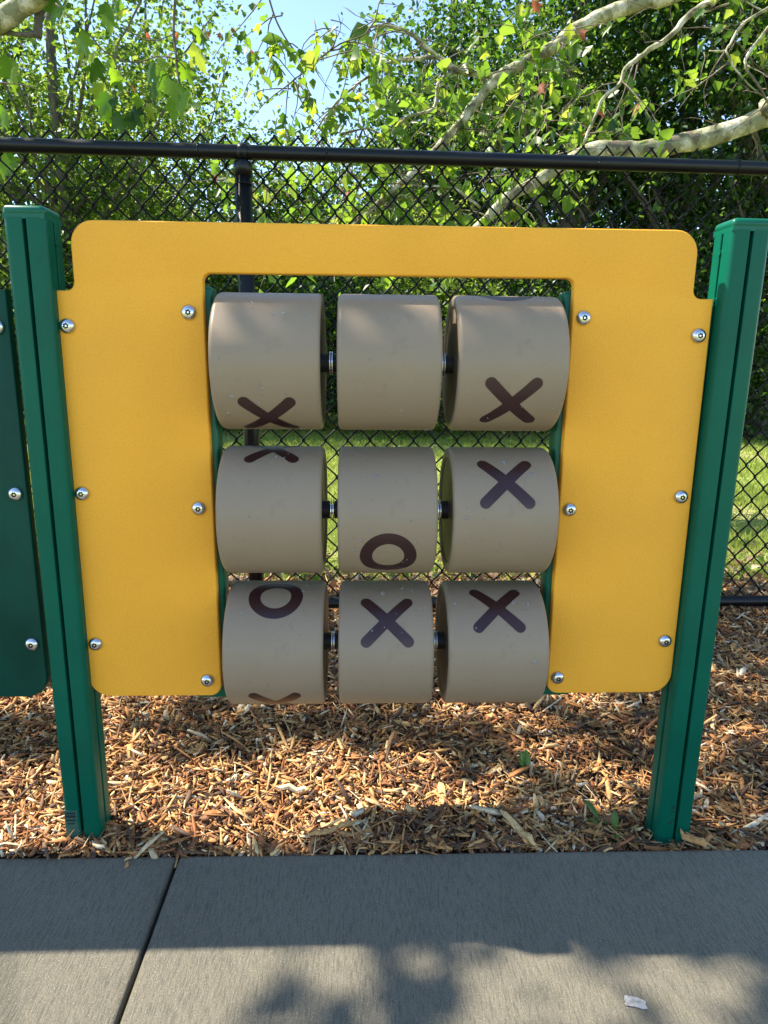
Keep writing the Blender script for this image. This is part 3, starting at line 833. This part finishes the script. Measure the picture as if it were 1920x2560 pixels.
limb([(765, 168), (800, 145), (850, 110), (900, 92), (960, 60)], (5, 3), 2.6, nm='branch', mat=M_twig)
limb([(1960, -5), (1920, 21), (1853, 63), (1825, 110), (1811, 127), (1773, 127)], (9, 3.5), 2.5, nm='branch', jit=.003)
limb([(1960, 20), (1920, 72), (1870, 135), (1866, 169), (1895, 211), (1925, 265)], (9, 5), 2.5, nm='branch', jit=.003)
limb([(1811, 127), (1840, 175), (1870, 210), (1920, 250)], (5, 3), 2.5, nm='branch', jit=.004)
limb([(1718, 42), (1790, 20), (1850, 2), (1920, 30)], (6, 3), 2.8, nm='branch', jit=.004)
limb([(1389, 424), (1330, 412), (1270, 418), (1210, 430)], (11, 4), 2.8, nm='branch', jit=.003)
limb([(1200, 520), (1150, 480), (1105, 465), (1060, 470)], (8, 4), 2.9, nm='branch', jit=.003)
# twigs with hanging leaves
def inview(p):
    d = p-CAM; w = d.dot(fw)
    return (960+FPX*d.dot(rt)/w, 1280+FPX*d.dot(dn)/w)
leaves_big = []; twigs = []; twigs_f = []
def spray(p, r, nleaf=5, length=.35, size=.075, ydir=0):
    d = Vector((r.uniform(-1, 1), r.uniform(-.8, .8), r.uniform(-.9, .35))).normalized()
    q = Vector(p); path = [q.copy()]; 
    for i in range(4):
        d = (d + Vector((r.uniform(-.35, .35), r.uniform(-.35, .35), -.18))).normalized(); q = q + d*(length/4); path.append(q.copy())
    twigs.append((path, [.0035, .003, .0025, .002, .0012]))
    for i in range(nleaf):
        a = path[1+int(r.random()*3.99)]; leaves_big.append((a + Vector((r.uniform(-.05, .05), r.uniform(-.05, .05), r.uniform(-.06, .02))), size*r.uniform(.65, 1.25)))
for bi, (pts, rad) in enumerate(branches):
    cnt = {0: 46, 1: 8, 2: 10, 3: 16, 4: 16, 5: 14, 6: 5, 7: 5, 8: 1, 9: 1, 10: 0, 11: 2, 12: 8, 13: 10}[bi]
    for _ in range(cnt):
        i = rs.randrange(len(pts)//3 if bi < 3 else 0, len(pts)); spray(pts[i], rs, rs.randint(4, 8), rs.uniform(.2, .55), .068 if bi < 3 else .06)
for _ in range(60):     # sprays hanging in the lower middle, behind the mesh
    p = at(rs.uniform(560, 1320), rs.gauss(500, 55), rs.uniform(2.7, 4.2)); spray(p, rs, rs.randint(4, 8), rs.uniform(.2, .5), .062)
for _ in range(52):
    p = at(rs.gauss(1370, 110), rs.uniform(120, 360), rs.uniform(2.9, 4.2)); spray(p, rs, rs.randint(3, 7), rs.uniform(.2, .5), .06)
for _ in range(20):
    p = at(rs.gauss(1150, 120), rs.uniform(150, 380), rs.uniform(3.2, 4.4)); spray(p, rs, rs.randint(3, 6), rs.uniform(.2, .5), .055)
for _ in range(9):
    p = at(rs.gauss(690, 35), rs.uniform(30, 190), rs.uniform(2.5, 2.9)); spray(p, rs, rs.randint(3, 6), rs.uniform(.1, .25), .055)
for _ in range(9):
    p = at(rs.uniform(780, 960), rs.gauss(75, 30), rs.uniform(2.5, 2.9)); spray(p, rs, rs.randint(3, 6), rs.uniform(.1, .25), .055)
for _ in range(7):
    p = at(rs.uniform(690, 830), rs.gauss(250, 35), rs.uniform(2.5, 2.9)); spray(p, rs, rs.randint(3, 6), rs.uniform(.1, .25), .055)
sl(merge_tubes('twigs', twigs, M_twig, syc, 4))['kind'] = 'stuff'
for bi, (pts, rad) in enumerate(branches):
    for _ in range(6 if bi < 3 else 3):
        i = rs.randrange(2, len(pts)-1); q = Vector(pts[i]); t0 = (pts[i]-pts[i-1]).normalized()
        d = (t0*rs.uniform(.3, 1) + Vector((rs.uniform(-1, 1), rs.uniform(-.6, .6), rs.uniform(-1, .8)))).normalized(); L = rs.uniform(.12, .45); path = [q.copy()]
        for k in range(5):
            d = (d + Vector((rs.uniform(-.5, .5), rs.uniform(-.5, .5), rs.uniform(-.45, .4)))).normalized(); q = q + d*(L/5); path.append(q.copy())
            if k in (1, 3):
                e = (d + Vector((rs.uniform(-1, 1), rs.uniform(-1, 1), rs.uniform(-1, 1)))).normalized(); twigs_f.append(([q.copy(), q+e*L*.2, q+e*L*.35+Vector((0, 0, -.01))], [.0022, .0016, .0009]))
        twigs_f.append((path, [.0045, .0038, .003, .0024, .0018, .001]))
sl(merge_tubes('fine_twigs', twigs_f, M_twig, syc, 4))['kind'] = 'stuff'
def apparent(l):
    px, py = inview(l[0]); 
    return 0 if not (-30 < px < 1950 and -30 < py < 560) else l[1]/(l[0]-CAM).dot(fw)
leaves_big.sort(key=apparent, reverse=True)
for i, (p, s) in enumerate(leaves_big[:290]): leaf_obj(p, s*1.1, syc, red=(i % 23 == 7))
P = np.array([tuple(p) for p, s in leaves_big[290:]])
sl(leaf_mass('leaves', P, .075, M_syc2, syc, np.random.default_rng(3)))
ng = np.random.default_rng(8)     # crown around its trunk, above and right of the frame
P = np.concatenate([ng.normal((4.4, 4.0, 6.4), (1.2, 1.0, .9), (5000, 3))]); sl(leaf_mass('crown', P, .12, M_syc2, syc, ng))

# ------------------------------------------------------------------ the left-hand sycamore: limb at top left and the crown overhead that dapples the ground
sy2 = thing('sycamore_tree', 'sycamore with one pale limb and hanging lobed leaves in the top left corner', 'tree', (-4.6, 2.6, -.0))
def sl2(o): o.location = Vector(o.location) - Vector(sy2.location); return o
pts, rad = smooth_path([(-4.6, 2.6, -.3), (-4.55, 2.6, 1.2), (-4.7, 2.65, 2.8), (-4.95, 2.7, 4.4), (-5.2, 2.8, 5.6)], [.32, .25, .21, .15, .07], 4); sl2(tube('trunk', pts, rad, M_sbark, sy2, 20))
P = [Vector((-4.66, 2.62, 2.4)), at(-330, 190, 1.9), at(-120, 112, 1.75), at(0, 52, 1.7), at(60, 14, 1.7), at(125, -22, 1.65), at(260, -90, 1.6), at(480, -260, 1.4)]
pts, rad = smooth_path(P, [.10, .055, .042, .038, .034, .032, .028, .018], 4, .003, rs); sl2(tube('limb', pts, rad, M_sbark, sy2, 16))
for pth, dd in (([(112, -15), (100, 20), (97, 60), (93, 92)], (26, 20)), ([(100, 86), (60, 86), (20, 83), (-40, 80)], (15, 9))):
    P = [at(a, b_, 1.72) for a, b_ in pth]; R_ = [(dd[0]+(dd[1]-dd[0])*i/3)*(P[i]-CAM).dot(fw)/FPX/2 for i in range(4)]
    pts, rad = smooth_path(P, R_, 4, .003, rs); rad = [r*(1+.25*mn.noise(q*40)) for r, q in zip(rad, pts)]; sl2(tube('broken_branch', pts, rad, M_bark, sy2, 10))
tw2 = []
def twg(path, d0, d1, y=1.6):
    P = [at(a, b_, y) for a, b_ in path]; n = len(P); R_ = [(d0+(d1-d0)*i/(n-1))*(P[i]-CAM).dot(fw)/FPX/2 for i in range(n)]
    tw2.append(smooth_path(P, R_, 3, .001, rs))
k_ = 1/2.37
def tk(l): return [(a*k_, b_*k_) for a, b_ in l]
twg(tk([(1050, -160), (1040, 0), (1028, 150), (1040, 300), (1050, 420), (1062, 490)]), 8, 4)
twg(tk([(900, -160), (820, 30), (760, 160), (700, 260), (680, 350), (710, 430), (755, 505)]), 6, 3)
twg(tk([(750, 180), (820, 215), (880, 240), (960, 230), (1030, 200)]), 3.5, 3)
twg(tk([(680, 340), (740, 362), (820, 370), (930, 335), (1040, 350), (1100, 410)]), 4, 3)
twg(tk([(680, 340), (600, 290), (540, 220), (440, 130), (330, 20)]), 3.5, 4)
twg(tk([(-40, 495), (90, 495), (180, 515), (240, 540)]), 4, 2.5)
sl2(merge_tubes('twigs', tw2, M_twig, sy2, 6))['kind'] = 'stuff'
LV = [(625, 40, 110), (640, 90, 100), (470, 215, 130), (500, 270, 110), (590, 385, 130), (660, 430, 100), (610, 520, 120), (640, 580, 110), (610, 640, 110), (700, 605, 100), (680, 690, 110), (800, 640, 125), (820, 690, 120), (790, 570, 90),
      (1160, 180, 130), (1200, 200, 90), (1140, 290, 130), (930, 365, 90), (910, 400, 100), (960, 450, 110), (1070, 390, 110), (1000, 500, 110), (1040, 530, 130), (1050, 620, 130), (1130, 580, 140), (1140, 640, 110), (755, 90, 100), (345, 20, 120), (390, 60, 90), (700, 20, 90),
      (480, 150, 80), (560, 330, 60), (40, 370, 150), (80, 420, 100), (20, 670, 120), (30, 690, 90), (80, 950, 130), (20, 940, 110), (480, 190, 80), (660, 370, 80), (930, 500, 90), (860, 640, 80)]
for x, y_, w in LV:
    yy = rl.uniform(1.5, 1.72); p = at(x*k_, y_*k_-w*k_*.35, yy); dep = (p-CAM).dot(fw)
    leaf_obj(p, w*k_*dep/FPX*1.5, sy2, rot=(rl.uniform(-.8, .5), rl.uniform(-.6, .6), rl.choice([0, PI])+rl.uniform(-.8, .8)))
for x, y_, w in ((870, 190, 40), (1300, 190, 45), (1372, 165, 40), (1010, 310, 50), (1052, 190, 45), (770, 490, 60), (1240, 190, 35)):
    p = at(x*k_, y_*k_, 1.62); leaf_obj(p, w*k_*(p-CAM).dot(fw)/FPX, sy2, red=True)

# lit windows in the crown overhead, given where their sun spots fall on the ground (x, y, rx, ry, angle)
def spot(px0, py0, px1, py1, w):      # an elongated spot between two surveyed ground points
    a = gpt(px0, py0, .055); b_ = gpt(px1, py1, .055); c = (a+b_)/2; d = b_-a
    return (c.x, c.y, d.length/2+w, w, math.atan2(d.y, d.x))
K = 1.1573
def S(x0, y0, x1, y1, w): return spot(x0*K, y0*K, x1*K, y1*K, w)
SPOTS = [S(-300, 2300, 190, 2300, .20), S(280, 2120, 400, 2150, .07), S(0, 2120, 380, 2110, .09), S(440, 2090, 560, 2085, .045), S(560, 2075, 760, 2072, .018), S(830, 2095, 860, 2130, .03),
         S(1040, 2085, 1200, 2095, .036), S(1230, 2120, 1330, 2200, .055), S(1340, 2165, 1540, 2150, .07), S(1450, 2095, 1510, 2140, .05), S(1080, 2190, 1180, 2330, .05), S(600, 2110, 700, 2100, .02),
         S(-60, 1790, 560, 1790, .085), S(-60, 1720, 330, 1700, .07), S(230, 1560, 330, 1640, .06), S(-50, 1535, 110, 1515, .045), S(300, 1725, 990, 1715, .088), S(560, 1650, 930, 1650, .045), S(600, 1800, 1040, 1790, .055),
         S(1000, 1540, 1180, 1560, .06), S(1130, 1620, 1380, 1680, .045), S(1020, 1690, 1130, 1700, .04), S(1500, 1620, 1660, 1590, .05), S(1530, 1770, 1640, 1800, .045), S(1560, 1700, 1660, 1715, .02), S(1420, 1490, 1640, 1480, .04),
         S(240, 1500, 480, 1490, .04), S(560, 1500, 700, 1515, .03), S(1190, 1500, 1300, 1520, .05),
         (.575, -.255, .06, .030, .2), (.70, -.24, .02, .02, .2), (.885, -.272, .06, .032, -.3), (1.30, -.23, .22, .16, 0), (.35, 1.25, .6, .22, 0), (-2.2, -1.2, 1.6, .8, 0.1), (.4, -1.6, .9, .5, 0), (2.2, -1.1, .6, .35, .4)]
def lit(x, y):
    m_ = np.zeros(len(x), dtype=bool)
    for cx, cy, rx, ry, a in SPOTS:
        dx = x-cx; dy = y-cy; u = dx*math.cos(a)+dy*math.sin(a); v = -dx*math.sin(a)+dy*math.cos(a)
        ex = (.034 if cx < .1 else .006) if cy > -.1 else (.022 if cx < -.2 else .008)
        m_ |= (u/(rx+ex))**2 + (v/(ry+ex))**2 < 1
    return m_
ng = np.random.default_rng(12)
n = 30000; gx = ng.uniform(-2.6, 3.0, n); gy = ng.uniform(-2.2, 1.5, n); h = ng.uniform(3.3, 4.5, n)
l_ = lit(gx, gy)
far = np.array([mn.noise(Vector((a*1.3, b_*1.3, 5))) for a, b_ in zip(gx, gy)])
outside = (gx < -.95) | (gx > 1.5) | (gy > .95) | (gy < -.65)
l_ |= outside & (far > .12)
l_ |= gy < -.78
gx, gy, h = gx[~l_], gy[~l_], h[~l_]
P = np.stack([gx + SUN.x/SUN.z*h, gy + SUN.y/SUN.z*h, .055+h], 1)
dd = P - np.array(CAM); el = dd @ np.array(dn) / np.maximum(1e-3, dd @ np.array(fw)); ok = (dd[:, 1] < .6) | (el < -(1280+130)/FPX)
P = P[ok]
o = sl2(leaf_mass('crown', P, .078, M_syc2, sy2, ng, droop=.3))
tw3 = []
for _ in range(16):
    a = Vector((-5.0, 2.72, 4.6)); i = rs.randrange(len(P)); b_ = Vector(P[i]); mid = (a+b_)/2 + Vector((rs.uniform(-.3, .3), rs.uniform(-.3, .3), .25)); tw3.append(smooth_path([a, mid, b_], [.016, .008, .003], 4))
sl2(merge_tubes('branches', tw3, M_sbark, sy2, 6))['kind'] = 'stuff'

# ------------------------------------------------------------------ woods behind the lawn
def bgtree(name, label, px, y, height, r, zc, nclump, perclump, mat, seed, leaf=.11, trunk_r=.14, cs=.30, squash=1.15, cat='tree', bark=None, lean=(0, 0), zmin=.4, core=.0, lit_n=None, group='trees of the wood behind the lawn'):
    g = np.random.default_rng(seed); rr = random.Random(seed)
    x = at(px, 1050, y).x; zb = terrain(x, y)-.02
    t = thing(name, label, cat, (x, y, zb), group)
    L0 = lambda o: (setattr(o, 'location', Vector(o.location)-Vector(t.location)), o)[1]
    C0 = np.array([x+lean[0], y+lean[1], zc])
    nclump = int(nclump*1.35); perclump = int(perclump*.8)
    d = g.normal(0, 1, (nclump, 3)); d /= np.linalg.norm(d, axis=1)[:, None]
    rad = g.uniform(.25, 1, nclump)**.6
    cl = C0 + d*rad[:, None]*np.array([r, r*.8, r*squash]); cl = cl[cl[:, 2] > zmin+zb]
    if trunk_r > 0:
        top = Vector((x+lean[0]*.8, y+lean[1]*.8, zb+height*.92))
        pth = [Vector((x, y, zb-.2))] + [Vector((x, y, zb)).lerp(top, u) + Vector((rr.uniform(-.12, .12), rr.uniform(-.12, .12), 0)) for u in (.15, .35, .55, .75)] + [top]
        pts, rd_ = smooth_path(pth, [trunk_r*1.3, trunk_r, trunk_r*.85, trunk_r*.65, trunk_r*.45, trunk_r*.15], 3); L0(tube('trunk', pts, rd_, bark or M_bark, t, 10))
        items = []
        for i in range(min(len(cl), 22)):
            c = Vector(cl[i]); u = max(.12, min(.9, (c.z-zb)/height*.72)); k = int(u*(len(pts)-1)); s = pts[k]
            mid = s.lerp(c, .5) + Vector((rr.uniform(-.2, .2), rr.uniform(-.2, .2), -.12))
            items.append(smooth_path([s, mid, c], [rd_[k]*.5, rd_[k]*.26, .008], 3))
        for it in items[:6]: L0(tube('limb', it[0], [q_*.7 for q_ in it[1]], bark or M_bark, t, 6))
        if len(items) > 6: L0(merge_tubes('branches', items[6:], bark or M_bark, t, 5))['kind'] = 'stuff'
    P = np.repeat(cl, perclump, 0) + g.normal(0, cs, (len(cl)*perclump, 3))*np.array([1, 1, .55]); P = P[P[:, 2] > zb+.03]
    L0(leaf_mass('crown', P, leaf, mat, t, g, droop=.35))
    return t
G = 'trees of the wood behind the lawn'
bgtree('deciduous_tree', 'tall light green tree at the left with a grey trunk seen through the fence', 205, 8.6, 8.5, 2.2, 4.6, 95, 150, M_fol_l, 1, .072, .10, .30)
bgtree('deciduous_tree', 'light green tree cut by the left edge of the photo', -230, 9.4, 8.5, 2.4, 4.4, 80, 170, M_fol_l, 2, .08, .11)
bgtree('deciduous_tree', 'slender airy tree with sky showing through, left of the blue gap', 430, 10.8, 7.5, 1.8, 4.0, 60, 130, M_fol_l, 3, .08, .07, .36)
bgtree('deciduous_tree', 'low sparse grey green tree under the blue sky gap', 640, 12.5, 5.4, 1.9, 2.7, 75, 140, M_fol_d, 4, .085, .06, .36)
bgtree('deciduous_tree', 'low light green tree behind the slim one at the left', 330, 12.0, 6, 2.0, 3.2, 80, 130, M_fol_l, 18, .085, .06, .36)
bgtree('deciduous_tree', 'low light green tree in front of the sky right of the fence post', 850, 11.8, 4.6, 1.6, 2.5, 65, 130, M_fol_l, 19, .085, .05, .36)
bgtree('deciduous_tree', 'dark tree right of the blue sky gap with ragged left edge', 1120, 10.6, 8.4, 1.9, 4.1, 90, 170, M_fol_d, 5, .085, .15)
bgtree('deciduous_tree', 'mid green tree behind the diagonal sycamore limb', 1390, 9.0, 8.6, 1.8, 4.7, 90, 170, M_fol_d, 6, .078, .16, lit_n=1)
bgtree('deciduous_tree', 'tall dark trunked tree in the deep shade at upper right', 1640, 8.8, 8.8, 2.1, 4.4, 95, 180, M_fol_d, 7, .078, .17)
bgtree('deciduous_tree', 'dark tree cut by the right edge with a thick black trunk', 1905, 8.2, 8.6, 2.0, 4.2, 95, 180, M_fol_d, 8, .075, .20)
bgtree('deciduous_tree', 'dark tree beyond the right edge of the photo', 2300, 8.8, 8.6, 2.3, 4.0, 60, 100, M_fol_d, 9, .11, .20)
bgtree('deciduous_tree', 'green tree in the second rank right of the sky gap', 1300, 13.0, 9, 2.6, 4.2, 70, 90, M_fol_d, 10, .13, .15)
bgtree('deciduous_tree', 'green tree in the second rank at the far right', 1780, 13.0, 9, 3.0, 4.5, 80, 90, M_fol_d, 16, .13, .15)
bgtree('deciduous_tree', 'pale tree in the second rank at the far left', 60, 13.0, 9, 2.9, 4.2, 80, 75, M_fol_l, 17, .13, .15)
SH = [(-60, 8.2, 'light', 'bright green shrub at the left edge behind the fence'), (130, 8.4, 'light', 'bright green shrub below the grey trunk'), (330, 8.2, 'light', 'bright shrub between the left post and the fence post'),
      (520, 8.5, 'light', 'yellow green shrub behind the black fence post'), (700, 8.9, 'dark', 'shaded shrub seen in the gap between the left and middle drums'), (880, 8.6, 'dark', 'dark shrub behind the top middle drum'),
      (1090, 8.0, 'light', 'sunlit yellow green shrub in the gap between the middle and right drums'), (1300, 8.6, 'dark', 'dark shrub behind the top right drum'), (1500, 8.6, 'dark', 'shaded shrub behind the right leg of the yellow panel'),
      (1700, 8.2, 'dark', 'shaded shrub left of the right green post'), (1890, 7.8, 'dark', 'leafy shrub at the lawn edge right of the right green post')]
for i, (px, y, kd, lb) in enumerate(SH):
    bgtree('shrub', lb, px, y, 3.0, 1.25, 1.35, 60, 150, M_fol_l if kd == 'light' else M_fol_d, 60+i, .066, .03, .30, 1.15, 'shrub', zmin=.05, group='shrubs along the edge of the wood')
# far wood: one continuous mass of leaves behind everything
g = np.random.default_rng(99); n = 52000
P = np.stack([g.uniform(-13, 14, n), g.uniform(13.5, 17, n), g.random(n)**1.1*4.6-.3], 1)
P[:, 2] *= (.85+.2*np.sin(P[:, 0]*.9)+.12*np.sin(P[:, 0]*2.3))
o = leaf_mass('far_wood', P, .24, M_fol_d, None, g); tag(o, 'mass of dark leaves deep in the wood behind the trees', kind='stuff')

# ------------------------------------------------------------------ grass, litter, seedlings
g = np.random.default_rng(31); n = 230000
yy = 1.55 + 8.6*g.random(n)**1.5; xx = g.uniform(-1, 1, n)*(1.3+.72*yy) + .25
nn = np.array([mn.noise(Vector((a*.9, b_*.9, 1))) for a, b_ in zip(xx, yy)])
keep = (g.random(n) < np.clip((yy-1.5)*1.8, .03, 1)) & (g.random(n) < np.where(nn < -.18, .25, 1)); xx, yy, nn = xx[keep], yy[keep], nn[keep]; n = len(xx)
hh = g.uniform(.02, .05, n)*(1+yy*.04); ww = .0020+.0010*yy; a = g.uniform(0, 2*PI, n)
zz = np.where(yy < 1.95, np.array([bed_z(p, q_) for p, q_ in zip(xx, yy)])+.0, .045 - np.clip((yy-2)*.021, 0, .16)) 
lx = g.normal(0, .5, n)*hh; ly = g.normal(0, .5, n)*hh
V = np.empty((n, 3, 3), dtype=np.float32)
V[:, 0] = np.stack([xx-np.cos(a)*ww, yy-np.sin(a)*ww, zz-.004], 1); V[:, 1] = np.stack([xx+np.cos(a)*ww, yy+np.sin(a)*ww, zz-.004], 1); V[:, 2] = np.stack([xx+lx, yy+ly, zz+hh], 1)
F = np.arange(n*3).reshape(-1, 3)
tag(meshobj('grass', V.reshape(-1, 3), F, M_grass, None, False, {'tint': np.repeat(np.clip(g.normal(.42, .22, n)-nn*.5, 0, 1), 3)}), 'short sunlit grass of the lawn', kind='stuff')
n = 9000; P = np.stack([g.uniform(-2.4, 3.2, n), 1.15+g.random(n)**1.1*.95, np.zeros(n)], 1); P[:, 2] = [max(bed_z(a_, b_), 0)+.012+.012*q_ for (a_, b_, _), q_ in zip(P, g.random(n))]
tag(leaf_mass('leaf_litter', P, .028, M_dead, None, g, droop=.0), 'brown and pale dead leaves lying under the fence', kind='stuff')
n = 900; P = np.stack([g.uniform(-2.2, 3.0, n), g.normal(1.6, .12, n), np.full(n, .055)], 1)
tag(leaf_mass('ground_weeds', P, .035, M_fol_l, None, g, droop=-.4), 'low green weeds at the lawn edge behind the fence', kind='stuff')

m = leafy('seedling_leaf', [(0, (.05, .14, .025)), (1, (.09, .2, .04))], [(0, (.2, .45, .05)), (1, (.3, .5, .06))], .35, .4, True); M_seed = m
def blade_leaf(L, W, bend=.3, n=7):
    V = []; F = []
    for i in range(n+1):
        u = i/n; w = W*math.sin(PI*min(.97, max(.03, u))**.85); z = bend*L*math.sin(u*PI*.6)
        V += [(u*L, -w/2, z+.1*w), (u*L, 0, z-.05*w), (u*L, w/2, z+.1*w)]
    for i in range(n):
        for j in range(2): F.append((i*3+j, (i+1)*3+j, (i+1)*3+j+1, i*3+j+1))
    return V, F
def seedling(px, py, label, lvs):
    p = gpt(px, py, .058); t = thing('seedling', label, 'seedling', (p.x, p.y, p.z-.01), 'seedlings in the wood chips')
    tube('stem', [(0, 0, -.01), (.001, 0, .012), (.0, .001, .028)], .0012, M_seed, t, 6)
    for (L, W, yaw, pit, h, dx, dy) in lvs:
        V, F = blade_leaf(L, W); o = meshobj('leaf', V, F, M_seed, t, True); o.location = (dx, dy, h); o.rotation_euler = (0, -pit, yaw)
seedling(1310, 1925, 'seedling with two broad upright leaves in the shaded chips below the right drum', [(.040, .026, 1.2, .8, .012, 0, 0), (.034, .018, 2.2, .9, .016, 0, 0), (.02, .012, -1.6, .2, .01, 0, 0)])
seedling(1497, 2062, 'seedling with a long pointed drooping leaf, left one of the pair beside the right post', [(.046, .016, 2.35, .35, .020, 0, 0), (.024, .016, 3.2, .1, .012, 0, 0), (.018, .006, 5.6, .1, .014, 0, 0)])
seedling(1537, 2090, 'seedling with one upright oval leaf above a round one, nearest the right post', [(.034, .014, 1.5, .9, .022, 0, .004), (.018, .015, -1.6, .1, .012, 0, 0), (.010, .006, 3.2, .5, .02, 0, 0)])
